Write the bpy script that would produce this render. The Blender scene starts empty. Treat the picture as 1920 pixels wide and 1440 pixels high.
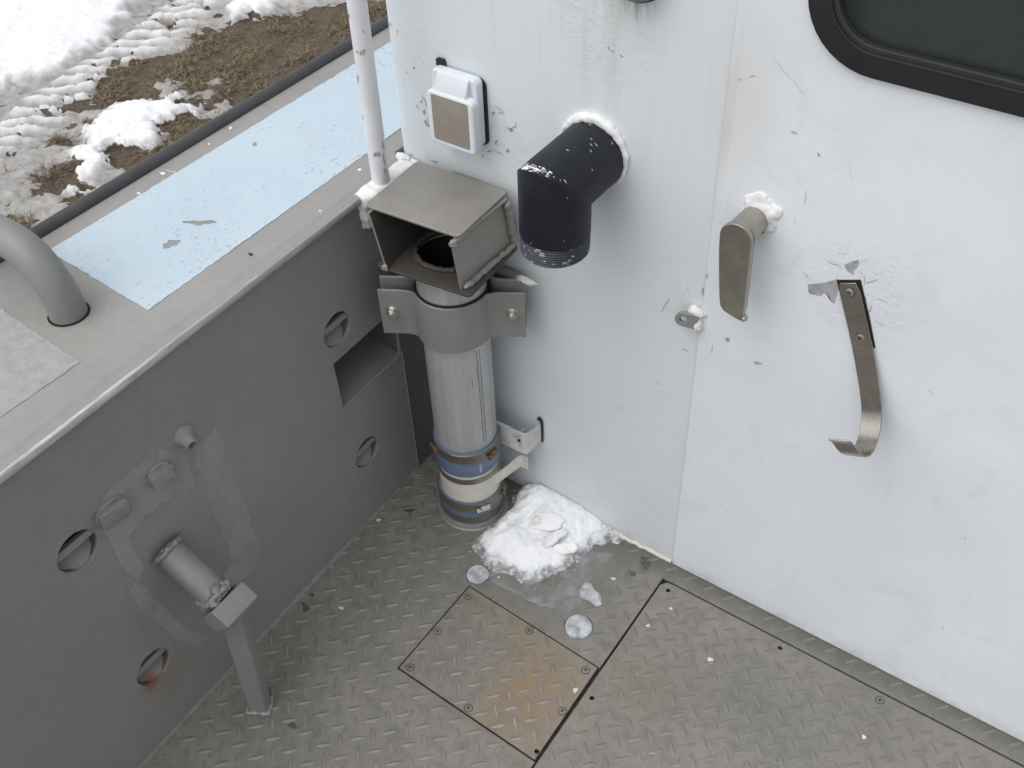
import bpy, bmesh, math, random
import numpy as np
from mathutils import Vector, Matrix, noise as mn
from mathutils.geometry import intersect_point_line
random.seed(7)
SC = bpy.context.scene
COL = SC.collection
V = Vector
PI = math.pi

# ------------------------------------------------------------------ camera
CAM = V((0.9722, -1.0607, 1.56))
CR = V((0.8228, 0.5674, -0.0327)); CD = V((0.3774, -0.5885, -0.7151)); CF = V((-0.425, 0.576, -0.6983))
FPX = 1918.6
cam_d = bpy.data.cameras.new('camera'); cam = bpy.data.objects.new('camera', cam_d); COL.objects.link(cam)
cam.matrix_world = Matrix(((CR.x, -CD.x, -CF.x, CAM.x), (CR.y, -CD.y, -CF.y, CAM.y), (CR.z, -CD.z, -CF.z, CAM.z), (0, 0, 0, 1)))
cam_d.sensor_fit = 'HORIZONTAL'; cam_d.sensor_width = 36; cam_d.lens = FPX / 1920 * 36
cam_d.clip_start = 0.02; cam_d.clip_end = 500
SC.camera = cam

# ------------------------------------------------------------------ sky and light (overcast day)
SUN = V((-0.22, -0.45, 1.0)).normalized()
w = bpy.data.worlds.new('World'); SC.world = w; w.use_nodes = True
wt = w.node_tree; wt.nodes.clear()
wo = wt.nodes.new('ShaderNodeOutputWorld'); wb = wt.nodes.new('ShaderNodeBackground'); ws = wt.nodes.new('ShaderNodeTexSky'); wh = wt.nodes.new('ShaderNodeHueSaturation')
ws.sky_type = 'NISHITA'; ws.sun_disc = False
ws.sun_elevation = math.asin(SUN.z); ws.sun_rotation = math.atan2(SUN.x, SUN.y)
ws.dust_density = 3.0; ws.air_density = 1.0; ws.ozone_density = 1.0
wh.inputs['Saturation'].default_value = 0.22
wb.inputs['Strength'].default_value = 0.15
wt.links.new(ws.outputs[0], wh.inputs['Color']); wt.links.new(wh.outputs[0], wb.inputs[0]); wt.links.new(wb.outputs[0], wo.inputs[0])
sl = bpy.data.lights.new('sun', 'SUN'); sl.energy = 0.9; sl.angle = math.radians(80); sl.color = (1.0, 0.975, 0.94)
so = bpy.data.objects.new('sun', sl); COL.objects.link(so); so.rotation_euler = (-SUN).to_track_quat('-Z', 'Y').to_euler(); so.location = (-3, -4, 6)
SC.view_settings.view_transform = 'Standard'; SC.view_settings.look = 'None'; SC.view_settings.exposure = 0.25; SC.view_settings.gamma = 1.0

# ------------------------------------------------------------------ measuring: where a sight line meets a real surface of the boat
def ray(px, py): return CR * ((px - 960) / FPX) + CD * ((py - 720) / FPX) + CF
def hit(px, py, p0, n):
    d = ray(px, py); return CAM + d * ((V(p0) - CAM).dot(V(n)) / d.dot(V(n)))
def onz(px, py, z=0.0): return hit(px, py, (0, 0, z), (0, 0, 1))
def ony(px, py, y=0.0): return hit(px, py, (0, y, 0), (0, 1, 0))
YAW = 0.0226961
NB = V((math.cos(YAW), math.sin(YAW), 0)); UB = V((math.sin(YAW), -math.cos(YAW), 0))
def bw(u, z, n=0.0): return UB * u + NB * n + V((0, 0, z))
def onb(px, py, n=0.0):
    p = hit(px, py, NB * n, NB); return p

# ------------------------------------------------------------------ node helper
class NT:
    def __init__(s, name):
        s.m = bpy.data.materials.new(name); s.m.use_nodes = True; s.t = s.m.node_tree; s.t.nodes.clear()
        s.out = s.t.nodes.new('ShaderNodeOutputMaterial'); s.b = s.t.nodes.new('ShaderNodeBsdfPrincipled')
        s.t.links.new(s.b.outputs[0], s.out.inputs[0])
        s.co = s.t.nodes.new('ShaderNodeTexCoord').outputs['Object']
    def put(s, sock, v):
        if isinstance(v, bpy.types.NodeSocket): s.t.links.new(v, sock)
        elif v is not None:
            if sock.type == 'RGBA' and isinstance(v, (tuple, list)) and len(v) == 3: v = (*v, 1)
            if sock.type == 'RGBA' and isinstance(v, (int, float)): v = (v, v, v, 1)
            sock.default_value = v
    def set(s, **k):
        for a, v in k.items(): s.put(s.b.inputs[a.replace('_', ' ')], v)
        return s
    def mapv(s, scale=(1, 1, 1), rot=(0, 0, 0), loc=(0, 0, 0), vec=None):
        n = s.t.nodes.new('ShaderNodeMapping'); s.t.links.new(vec or s.co, n.inputs[0])
        n.inputs[1].default_value = loc; n.inputs[2].default_value = rot; n.inputs[3].default_value = scale
        return n.outputs[0]
    def noise(s, sc, det=4, rough=0.55, vec=None, dist=0.0):
        n = s.t.nodes.new('ShaderNodeTexNoise'); s.t.links.new(vec or s.co, n.inputs['Vector'])
        n.inputs['Scale'].default_value = sc; n.inputs['Detail'].default_value = det; n.inputs['Roughness'].default_value = rough; n.inputs['Distortion'].default_value = dist
        return n.outputs[0]
    def vor(s, sc, feat='F1', out='Distance', vec=None):
        n = s.t.nodes.new('ShaderNodeTexVoronoi'); n.feature = feat; s.t.links.new(vec or s.co, n.inputs['Vector']); n.inputs['Scale'].default_value = sc
        return n.outputs[out]
    def ramp(s, f, pts, interp='LINEAR'):
        n = s.t.nodes.new('ShaderNodeValToRGB'); s.put(n.inputs[0], f); cr = n.color_ramp; cr.interpolation = interp
        while len(cr.elements) < len(pts): cr.elements.new(0.5)
        for e, (p, c) in zip(cr.elements, pts):
            e.position = p; e.color = (c, c, c, 1) if isinstance(c, (int, float)) else (*c, 1)
        return n.outputs[0]
    def mix(s, f, a, b, mode='MIX'):
        n = s.t.nodes.new('ShaderNodeMix'); n.data_type = 'RGBA'; n.blend_type = mode
        s.put(n.inputs[0], f); s.put(n.inputs[6], a); s.put(n.inputs[7], b); return n.outputs[2]
    def math(s, op, a, b=0.0, c=None, clamp=False):
        n = s.t.nodes.new('ShaderNodeMath'); n.operation = op; n.use_clamp = clamp
        s.put(n.inputs[0], a); s.put(n.inputs[1], b)
        if c is not None: s.put(n.inputs[2], c)
        return n.outputs[0]
    def near(s, p, r0, r1, scale=(1, 1, 1), wob=0.0, wsc=30):
        """1 inside r0 of a place on the object, fading to 0 at r1, edge broken by noise"""
        n = s.t.nodes.new('ShaderNodeVectorMath'); n.operation = 'SUBTRACT'; s.t.links.new(s.co, n.inputs[0]); n.inputs[1].default_value = p
        k = s.t.nodes.new('ShaderNodeVectorMath'); k.operation = 'MULTIPLY'; s.t.links.new(n.outputs[0], k.inputs[0]); k.inputs[1].default_value = scale
        l = s.t.nodes.new('ShaderNodeVectorMath'); l.operation = 'LENGTH'; s.t.links.new(k.outputs[0], l.inputs[0])
        d = l.outputs['Value']
        if wob: d = s.math('ADD', d, s.math('MULTIPLY', s.math('SUBTRACT', s.noise(wsc, 5, 0.65), 0.5), wob))
        mr = s.t.nodes.new('ShaderNodeMapRange'); mr.interpolation_type = 'SMOOTHSTEP'
        s.put(mr.inputs[0], d); mr.inputs[1].default_value = r0; mr.inputs[2].default_value = r1; mr.inputs[3].default_value = 1; mr.inputs[4].default_value = 0
        return mr.outputs[0]
    def sep(s):
        n = s.t.nodes.new('ShaderNodeSeparateXYZ'); s.t.links.new(s.co, n.inputs[0]); return n.outputs
    def step(s, v, a, b):
        mr = s.t.nodes.new('ShaderNodeMapRange'); mr.interpolation_type = 'SMOOTHSTEP'; s.put(mr.inputs[0], v)
        mr.inputs[1].default_value = a; mr.inputs[2].default_value = b; return mr.outputs[0]
    def attr(s, name):
        n = s.t.nodes.new('ShaderNodeAttribute'); n.attribute_name = name; return n.outputs['Fac']
    def bump(s, h, st=0.3, dist=0.001, prev=None):
        n = s.t.nodes.new('ShaderNodeBump'); n.inputs['Strength'].default_value = st; n.inputs['Distance'].default_value = dist
        s.put(n.inputs['Height'], h)
        if prev is not None: s.t.links.new(prev, n.inputs['Normal'])
        s.t.links.new(n.outputs[0], s.b.inputs['Normal']); return n.outputs[0]

def mixmany(n, base, layers):
    for f, c in layers: base = n.mix(f, base, c)
    return base

def metal_paint(name, col, var=0.12, rough=0.5, metallic=0.0, specks=True, streak=0.0, bump=0.25):
    n = NT(name)
    a = n.noise(6, 6, 0.6); b = n.noise(60, 5, 0.65)
    c = n.mix(n.ramp(a, [(0.3, 0), (0.7, 1)]), tuple(x * (1 - var) for x in col), tuple(min(1, x * (1 + var)) for x in col))
    c = n.mix(n.math('MULTIPLY', n.ramp(b, [(0.35, 1), (0.62, 0)]), 0.25), c, tuple(x * 0.7 for x in col))
    if specks:
        sp = n.ramp(n.vor(95), [(0.0, 1), (0.05, 1), (0.09, 0)]); gate = n.ramp(n.noise(45, 2), [(0.60, 0), (0.64, 1)])
        c = n.mix(n.math('MULTIPLY', sp, gate), c, (0.72, 0.72, 0.70))
        ds = n.ramp(n.vor(120, vec=n.mapv(loc=(3.1, 1.7, 0.4))), [(0.0, 1), (0.07, 1), (0.12, 0)]); dg = n.ramp(n.noise(38, 2, vec=n.mapv(loc=(5, 2, 1))), [(0.6, 0), (0.64, 1)])
        c = n.mix(n.math('MULTIPLY', ds, dg), c, tuple(x * 0.35 for x in col))
    n.set(Base_Color=c, Roughness=n.ramp(b, [(0.2, rough - 0.1), (0.8, rough + 0.12)]), Metallic=metallic)
    n.bump(n.math('ADD', n.noise(220, 3), n.math('MULTIPLY', a, 2)), bump, 0.0008)
    return n.m

M = {}
M['cap'] = metal_paint('grey_cap_paint', (0.30, 0.295, 0.28), 0.08)
M['tube'] = metal_paint('grey_tube_paint', (0.23, 0.23, 0.222), 0.07, rough=0.45)
M['hood'] = metal_paint('weathered_aluminium', (0.305, 0.29, 0.266), 0.16, rough=0.42, metallic=0.35)
M['clamp'] = metal_paint('clamp_paint', (0.27, 0.265, 0.255), 0.1, rough=0.45, metallic=0.15)
M['weld'] = metal_paint('weld_metal', (0.28, 0.272, 0.258), 0.25, rough=0.45, metallic=0.3, bump=0.8)
M['bead'] = metal_paint('painted_weld', (0.25, 0.25, 0.243), 0.2, rough=0.5, bump=0.8)
M['dark_plate_and_shade'] = metal_paint('dark_grey_plate_and_recess_shade', (0.115, 0.118, 0.112), 0.15)  # corner plate's own dark grey, also painted-in shade inside recess and drains
M['hull'] = metal_paint('hull_side', (0.2, 0.2, 0.2), 0.1)
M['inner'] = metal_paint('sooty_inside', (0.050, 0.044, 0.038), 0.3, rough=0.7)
M['stain_steel'] = metal_paint('dull_stainless', (0.43, 0.41, 0.355), 0.24, rough=0.34, metallic=0.85, specks=False)
M['hook_steel'] = metal_paint('hook_steel', (0.33, 0.305, 0.27), 0.28, rough=0.24, metallic=0.9, specks=False)
M['bright_steel'] = metal_paint('bright_steel', (0.60, 0.58, 0.54), 0.15, rough=0.25, metallic=1.0, specks=False)
M['band'] = metal_paint('clamp_band_steel', (0.26, 0.235, 0.20), 0.2, rough=0.35, metallic=0.8, specks=False)
M['rust_steel'] = metal_paint('rusty_steel', (0.20, 0.14, 0.09), 0.35, rough=0.5, metallic=0.5, specks=False)
M['gold'] = metal_paint('brushed_plate', (0.40, 0.355, 0.295), 0.18, rough=0.42, metallic=0.55)

def mk_pipe():
    n = NT('raw_aluminium_pipe')
    z = n.noise(1, 5, 0.6, vec=n.mapv((55, 55, 3)))
    c = n.mix(n.ramp(z, [(0.3, 0), (0.7, 1)]), (0.42, 0.43, 0.435), (0.54, 0.545, 0.545))
    st = n.ramp(n.noise(1, 4, 0.7, vec=n.mapv((160, 160, 14), loc=(2, 1, 0))), [(0.62, 0), (0.70, 1)])
    c = n.mix(n.math('MULTIPLY', st, 0.55), c, (0.12, 0.115, 0.11))
    c = n.mix(n.math('MULTIPLY', n.ramp(n.noise(14, 4), [(0.5, 0), (0.75, 1)]), 0.3), c, (0.40, 0.35, 0.30))
    n.set(Base_Color=c, Roughness=0.42, Metallic=0.35); n.bump(z, 0.15, 0.0005); return n.m
M['pipe'] = mk_pipe()

def mk_bulwark():
    n = NT('bulwark_paint'); col = (0.175, 0.182, 0.186)
    a = n.noise(4, 6, 0.6); b = n.noise(40, 6, 0.7)
    c = n.mix(n.ramp(a, [(0.3, 0), (0.7, 1)]), (0.226, 0.227, 0.224), (0.250, 0.250, 0.244))
    # pale worn paint where fittings have been cut off and ground away
    worn = None
    for (u, z, r0, r1, sc) in ((0.60, 0.47, 0.05, 0.13, (1, 1, 1)), (0.49, 0.42, 0.015, 0.075, (1, 1, 0.55)), (0.455, 0.36, 0.015, 0.07, (1, 1, 0.5)), (0.67, 0.44, 0.03, 0.10, (1, 1, 0.8)), (0.55, 0.30, 0.02, 0.09, (1, 1, 0.7)), (0.66, 0.36, 0.0, 0.11, (1, 1, 1))):
        m = n.near(bw(u, z), r0, r1, sc, wob=0.14, wsc=22)
        worn = m if worn is None else n.math('MAXIMUM', worn, m)
    worn = n.math('MULTIPLY', worn, n.ramp(n.noise(19, 8, 0.75, vec=n.mapv((1, 1.5, 0.8), rot=(0.5, 0, 0)), dist=0.3), [(0.36, 0.0), (0.56, 1)]))
    c = n.mix(n.math('MULTIPLY', worn, 0.45), c, (0.285, 0.278, 0.26))
    sc2 = n.ramp(n.noise(1, 4, 0.7, vec=n.mapv((1, 9, 140), rot=(0.7, 0, 0))), [(0.70, 0), (0.74, 1)])
    c = n.mix(n.math('MULTIPLY', sc2, 0.4), c, (0.06, 0.06, 0.065))
    sp = n.math('MULTIPLY', n.ramp(n.vor(110), [(0.0, 1), (0.06, 1), (0.1, 0)]), n.ramp(n.noise(28, 2), [(0.63, 0), (0.66, 1)]))
    c = n.mix(sp, c, (0.5, 0.5, 0.5))
    # rust running out of the lowest drain
    r = n.near(bw(0.735, 0.148), 0.006, 0.024, wob=0.03, wsc=60)
    c = n.mix(n.math('MULTIPLY', r, 0.92), c, (0.24, 0.062, 0.022))
    r = n.near(bw(0.717, 0.125), 0.0, 0.065, (1, 0.9, 0.8), wob=0.05, wsc=25)
    c = n.mix(n.math('MULTIPLY', r, 0.45), c, (0.22, 0.165, 0.085))
    c = n.mix(n.math('MULTIPLY', n.ramp(b, [(0.38, 1), (0.56, 0)]), 0.16), c, (0.15, 0.152, 0.15))
    n.set(Base_Color=c, Roughness=n.ramp(b, [(0.2, 0.55), (0.8, 0.72)]))
    n.bump(n.math('ADD', n.math('MULTIPLY', n.noise(9, 4), 3), n.math('ADD', n.noise(200, 3), n.math('MULTIPLY', worn, n.noise(70, 4)))), 0.3, 0.0012); return n.m
M['bulwark'] = mk_bulwark()

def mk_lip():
    n = NT('streaked_cap_lip')
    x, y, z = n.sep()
    f = n.math('MULTIPLY', n.ramp(n.noise(1, 6, 0.75, vec=n.mapv((160, 9, 160))), [(0.40, 0), (0.58, 1)]), n.math('SUBTRACT', 1.0, n.step(y, -0.62, -0.30)))  # broken paler streaks, denser away from the cabin
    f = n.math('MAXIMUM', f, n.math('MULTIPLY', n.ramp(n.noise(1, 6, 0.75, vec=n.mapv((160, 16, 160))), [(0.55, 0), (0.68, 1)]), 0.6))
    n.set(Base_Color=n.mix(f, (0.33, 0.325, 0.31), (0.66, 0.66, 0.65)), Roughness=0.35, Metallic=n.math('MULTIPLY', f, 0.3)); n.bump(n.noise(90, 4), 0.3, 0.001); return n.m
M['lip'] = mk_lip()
def mk_bw():
    n = NT('ground_off_paint')
    a = n.noise(16, 7, 0.75, vec=n.mapv((1, 1.5, 0.8), rot=(0.5, 0, 0)), dist=0.3)
    f = n.ramp(n.math('ADD', a, n.math('MULTIPLY', n.math('SUBTRACT', n.noise(75, 6, 0.75), 0.5), 0.5)), [(0.36, 0), (0.56, 1)])
    n.set(Base_Color=n.mix(f, (0.240, 0.240, 0.234), (0.295, 0.290, 0.276)), Roughness=0.62)
    n.bump(n.math('ADD', n.noise(90, 4), n.math('MULTIPLY', f, 1.5)), 0.3, 0.001); return n.m
M['bul_worn'] = mk_bw()
def mk_blue():
    n = NT('pale_blue_nonskid')
    c = n.mix(n.ramp(n.noise(5, 5), [(0.3, 0), (0.7, 1)]), (0.455, 0.555, 0.635), (0.505, 0.60, 0.67))
    sp = n.math('MULTIPLY', n.ramp(n.vor(130, vec=n.mapv((1, 0.45, 1), rot=(0, 0, 0.3))), [(0.0, 1), (0.16, 1), (0.26, 0)]), n.ramp(n.noise(7, 6, 0.75), [(0.46, 0), (0.60, 1)]))
    c = n.mix(n.math('MULTIPLY', sp, 0.8), c, (0.27, 0.30, 0.33))
    fs = n.math('MULTIPLY', n.ramp(n.vor(260, vec=n.mapv((1, 0.6, 1), rot=(0, 0, 0.3))), [(0.0, 1), (0.18, 1), (0.3, 0)]), n.ramp(n.noise(11, 6, 0.75, vec=n.mapv(loc=(3, 3, 0))), [(0.47, 0), (0.62, 1)]))
    c = n.mix(n.math('MULTIPLY', fs, 0.7), c, (0.30, 0.335, 0.365))
    c = n.mix(n.math('MULTIPLY', n.ramp(n.noise(9, 6, 0.7, dist=0.5), [(0.55, 0), (0.75, 1)]), 0.35), c, (0.43, 0.49, 0.53))
    n.set(Base_Color=c, Roughness=0.6); n.bump(n.noise(420, 2), 0.35, 0.0008); return n.m
M['blue'] = mk_blue()
def mk_skid():
    n = NT('pale_grey_nonskid')
    c = n.mix(n.ramp(n.noise(60, 6, 0.7), [(0.35, 0), (0.62, 1)]), (0.29, 0.295, 0.285), (0.36, 0.365, 0.36))
    n.set(Base_Color=c, Roughness=0.6); n.bump(n.noise(420, 2), 0.4, 0.0008); return n.m
M['skid'] = mk_skid()

def mk_white():
    n = NT('white_wall_paint')
    c = n.mix(n.ramp(n.noise(3.2, 6, 0.62, dist=0.4), [(0.32, 0), (0.68, 1)]), (0.712, 0.748, 0.788), (0.782, 0.813, 0.848))
    x, y, z = n.sep()
    xs = n.math('ADD', x, n.math('MULTIPLY', z, 0.00771))   # the older coat on the fixed wall ends at the door seam, where dirt has collected
    c = n.mix(n.math('MULTIPLY', n.math('SUBTRACT', 1.0, n.step(xs, 0.5380, 0.5392)), 0.75), c, (0.668, 0.712, 0.730))
    ln = n.math('MULTIPLY', n.math('MULTIPLY', n.step(xs, 0.5362, 0.5380), n.math('SUBTRACT', 1.0, n.step(xs, 0.5392, 0.5400))), n.ramp(n.noise(1, 5, 0.7, vec=n.mapv((20, 1, 26))), [(0.30, 0.25), (0.62, 1)]))
    c = n.mix(n.math('MULTIPLY', ln, 0.55), c, (0.40, 0.40, 0.38))
    c = n.mix(n.math('MULTIPLY', n.ramp(n.noise(9, 6, 0.7, dist=0.8), [(0.54, 0), (0.70, 1)]), 0.30), c, (0.60, 0.615, 0.60))
    dr_ = n.math('MULTIPLY', n.ramp(n.noise(1, 4, 0.6, vec=n.mapv((55, 1, 4), loc=(3, 0, 1))), [(0.60, 0), (0.70, 1)]), n.ramp(n.noise(5, 3), [(0.45, 0), (0.62, 1)]))
    c = n.mix(n.math('MULTIPLY', dr_, 0.22), c, (0.56, 0.57, 0.55))
    # yellowed grime along the door seam and grey runs from above
    se = n.near((0.555, 0, 0.94), 0.0, 0.10, (1.6, 1, 0.6), wob=0.06, wsc=18)
    c = n.mix(n.math('MULTIPLY', se, 0.40), c, (0.62, 0.60, 0.53))
    se = n.near((0.537, 0, 0.90), 0.0, 0.022, (1.7, 1, 0.13), wob=0.02, wsc=40)
    c = n.mix(n.math('MULTIPLY', se, 0.5), c, (0.56, 0.52, 0.43))
    ru = n.math('MULTIPLY', n.ramp(n.noise(1, 5, 0.65, vec=n.mapv((38, 1, 2.5))), [(0.50, 0), (0.72, 1)]), n.near((0.33, 0, 1.06), 0.05, 0.30, (1, 1, 0.9)))
    c = n.mix(n.math('MULTIPLY', ru, 0.55), c, (0.52, 0.515, 0.46))
    ru = n.math('MULTIPLY', n.near((0.398, 0, 1.03), 0.0, 0.05, (1, 1, 1.2), wob=0.05, wsc=40), n.ramp(n.noise(1, 5, 0.7, vec=n.mapv((110, 1, 12))), [(0.44, 0), (0.60, 1)]))
    c = n.mix(n.math('MULTIPLY', ru, 0.7), c, (0.30, 0.24, 0.22))
    # dirt at the foot of the wall
    fo = n.math('MULTIPLY', n.math('SUBTRACT', 1.0, n.step(z, 0.0, 0.035)), n.ramp(n.noise(30, 5, 0.7), [(0.4, 0), (0.65, 1)]))
    c = n.mix(n.math('MULTIPLY', fo, 0.5), c, (0.38, 0.37, 0.34))
    sp = n.math('MULTIPLY', n.ramp(n.vor(42), [(0.0, 1), (0.035, 1), (0.06, 0)]), n.ramp(n.noise(21, 2), [(0.58, 0), (0.62, 1)]))
    c = n.mix(n.math('MULTIPLY', sp, 0.6), c, (0.36, 0.35, 0.33))
    # crazed and lifting paint round fittings
    pe = None
    for p, r0, r1 in (((0.745, 0, 0.73), 0.03, 0.085), ((0.175, 0, 0.77), 0.03, 0.08), ((0.08, 0, 0.80), 0.02, 0.05), ((0.36, 0, 0.98), 0.02, 0.09), ((0.12, 0, 0.71), 0.01, 0.05), ((0.06, 0, 0.86), 0.01, 0.08)):
        m = n.near(p, r0, r1, wob=0.04, wsc=35); pe = m if pe is None else n.math('MAXIMUM', pe, m)
    dv = n.mapv(vec=None); ed = n.ramp(n.vor(70, 'DISTANCE_TO_EDGE', vec=dv), [(0.0, 0), (0.05, 1)])
    pk = n.math('MULTIPLY', pe, n.ramp(n.noise(48, 3, 0.6), [(0.45, 0), (0.55, 1)]))
    ck = n.math('MULTIPLY', pk, n.math('SUBTRACT', 1.0, ed))
    c = n.mix(n.math('MULTIPLY', ck, 0.22), c, (0.42, 0.42, 0.42))
    n.set(Base_Color=c, Roughness=n.ramp(n.noise(12, 3), [(0.3, 0.42), (0.7, 0.55)]))
    h = n.math('ADD', n.math('MULTIPLY', n.noise(7, 3), 2.5), n.math('MULTIPLY', n.noise(130, 4), 0.5))
    h = n.math('ADD', h, n.math('MULTIPLY', n.math('MULTIPLY', pe, n.ramp(n.noise(52, 6, 0.7, dist=0.6), [(0.40, 0), (0.46, 0.55), (0.52, 0.5), (0.56, 1)])), 4.0))
    n.bump(h, 0.30, 0.0015); return n.m
M['white'] = mk_white()

def mk_simple(name, col, rough=0.5, var=0.08, sc=30, bump=0.1, bsc=150, **k):
    n = NT(name)
    c = n.mix(n.ramp(n.noise(sc, 5, 0.6), [(0.3, 0), (0.7, 1)]), tuple(x * (1 - var) for x in col), tuple(min(1, x * (1 + var)) for x in col))
    n.set(Base_Color=c, Roughness=rough, **k); n.bump(n.noise(bsc, 3), bump, 0.001); return n.m
M['white_lump'] = mk_simple('white_sealant', (0.75, 0.755, 0.75), 0.55, 0.06, 60, 0.6, 120)
M['white_post'] = mk_simple('white_post_paint', (0.73, 0.735, 0.75), 0.4, 0.05, 18, 0.25, 60)
M['plastic'] = mk_simple('white_plastic', (0.68, 0.725, 0.755), 0.3, 0.02, 20, 0.05, 200)
M['pvc'] = mk_simple('cream_sleeve', (0.64, 0.62, 0.56), 0.45, 0.10, 40, 0.1)
M['bracket_white'] = mk_simple('chipped_white_paint', (0.62, 0.615, 0.59), 0.45, 0.15, 60, 0.2)
M['rubber'] = mk_simple('black_rubber', (0.011, 0.010, 0.011), 0.55, 0.2, 30, 0.2, 90)
M['gasket'] = mk_simple('black_gasket', (0.012, 0.012, 0.013), 0.5, 0.2)
M['rail'] = mk_simple('dark_grey_rail', (0.055, 0.055, 0.060), 0.5, 0.15, 20, 0.15)
M['frame_dark'] = mk_simple('dark_window_frame', (0.026, 0.024, 0.025), 0.5, 0.15, 20, 0.15)
M['hole'] = mk_simple('dark_recess', (0.012, 0.011, 0.010), 0.8)
M['bare'] = mk_simple('bare_grey_metal', (0.36, 0.365, 0.36), 0.45, 0.25, 120, 0.4, 200)
M['chip_dark'] = mk_simple('dark_chip', (0.34, 0.335, 0.33), 0.6, 0.3, 90)
M['curl'] = mk_simple('lifted_paint_edge', (0.83, 0.83, 0.83), 0.5, 0.02)
M['mark'] = mk_simple('scuff_mark', (0.46, 0.46, 0.47), 0.6, 0.3, 200)
M['pale'] = mk_simple('pale_drip', (0.66, 0.62, 0.50), 0.5, 0.1)
M['dirt'] = mk_simple('wet_dirt', (0.085, 0.08, 0.07), 0.35, 0.4, 120, 0.4)
M['seam_dirt'] = mk_simple('seam_dirt', (0.045, 0.043, 0.037), 0.8, 0.5, 60, 0.5)
M['hose_print'] = mk_simple('white_print', (0.62, 0.66, 0.70), 0.5, 0.1)

def mk_elbow():
    n = NT('black_pipe_paint')
    c = n.mix(n.ramp(n.noise(30, 5), [(0.3, 0), (0.7, 1)]), (0.008, 0.010, 0.016), (0.014, 0.016, 0.024))
    n.set(Base_Color=c, Roughness=0.5, Specular_IOR_Level=0.32); n.bump(n.math('ADD', n.noise(90, 3), n.noise(14, 2)), 0.25, 0.0012); return n.m
M['elbow'] = mk_elbow()
def mk_thread():
    n = NT('worn_thread_paint')
    f = n.ramp(n.noise(110, 5, 0.7), [(0.57, 0), (0.64, 1)])
    n.set(Base_Color=n.mix(f, (0.04, 0.046, 0.062), (0.42, 0.42, 0.42)), Roughness=0.45, Metallic=0.2); n.bump(n.noise(160, 3), 0.4, 0.001); return n.m
M['thread'] = mk_thread()
def mk_blue_hose():
    n = NT('blue_silicone_hose')
    z = n.noise(1, 4, vec=n.mapv((12, 12, 90)))
    c = n.mix(n.ramp(z, [(0.35, 0), (0.65, 1)]), (0.095, 0.142, 0.235), (0.15, 0.20, 0.295))
    c = n.mix(n.math('MULTIPLY', n.ramp(n.noise(50, 5), [(0.5, 0), (0.7, 1)]), 0.5), c, (0.20, 0.22, 0.25))
    n.set(Base_Color=c, Roughness=0.45); n.bump(z, 0.3, 0.001); return n.m
M['hose'] = mk_blue_hose()

def mk_deck(name, hatch=False):
    n = NT(name)
    a = n.noise(5, 6, 0.62); b = n.noise(45, 6, 0.7)
    c = n.mix(n.ramp(a, [(0.3, 0), (0.7, 1)]), (0.185, 0.177, 0.158) if not hatch else (0.185, 0.175, 0.152), (0.240, 0.228, 0.203) if not hatch else (0.25, 0.236, 0.205))
    c = n.mix(n.math('MULTIPLY', n.ramp(b, [(0.36, 1), (0.55, 0)]), 0.45), c, (0.105, 0.10, 0.088))
    c = n.mix(n.math('MULTIPLY', n.ramp(n.noise(14, 6, 0.7, dist=0.5), [(0.5, 0), (0.68, 1)]), 0.35), c, (0.125, 0.12, 0.108))
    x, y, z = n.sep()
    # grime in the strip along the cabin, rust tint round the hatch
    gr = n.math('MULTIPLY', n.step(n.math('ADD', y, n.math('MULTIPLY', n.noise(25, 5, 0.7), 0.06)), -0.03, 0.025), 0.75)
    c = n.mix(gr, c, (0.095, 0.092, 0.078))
    c = n.mix(n.math('MULTIPLY', n.near((0.30, -0.12, 0), 0.06, 0.24, wob=0.15, wsc=12), 0.30), c, (0.11, 0.108, 0.10))
    for p, r0, r1, f, col, sc in (((0.47, -0.37, 0), 0.02, 0.13, 0.70 if hatch else 0.35, (0.26, 0.175, 0.10), (1, 0.8, 1)), ((0.36, -0.27, 0), 0.0, 0.12, 0.45 if hatch else 0.1, (0.28, 0.215, 0.13), (0.8, 2.2, 1)), ((0.60, -0.25, 0), 0.0, 0.10, 0.3, (0.24, 0.19, 0.12), (1, 1, 1)), ((0.82, -0.18, 0), 0.02, 0.14, 0.35, (0.12, 0.12, 0.11), (1, 1, 1))):
        c = n.mix(n.math('MULTIPLY', n.math('MULTIPLY', n.near(p, r0, r1, sc, wob=0.13, wsc=16), n.ramp(n.noise(30, 6, 0.7), [(0.30, 0.35), (0.55, 1)])), f), c, col)
    sp = n.math('MULTIPLY', n.ramp(n.vor(85), [(0.0, 1), (0.06, 1), (0.10, 0)]), n.ramp(n.noise(33, 2), [(0.635, 0), (0.665, 1)]))
    c = n.mix(sp, c, (0.66, 0.65, 0.61))
    ds = n.math('MULTIPLY', n.ramp(n.vor(60, vec=n.mapv(loc=(2, 3, 1))), [(0.0, 1), (0.07, 1), (0.12, 0)]), n.ramp(n.noise(24, 2, vec=n.mapv(loc=(7, 1, 1))), [(0.58, 0), (0.62, 1)]))
    c = n.mix(n.math('MULTIPLY', ds, 0.8), c, (0.06, 0.056, 0.05))
    n.set(Base_Color=c, Roughness=n.ramp(b, [(0.25, 0.38), (0.75, 0.6)]))
    n.bump(n.math('ADD', n.noise(260, 3), n.math('MULTIPLY', b, 1.5)), 0.35, 0.001); return n.m
M['deck'] = mk_deck('diamond_plate_paint'); M['hatch'] = mk_deck('hatch_plate_paint', True)
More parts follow.
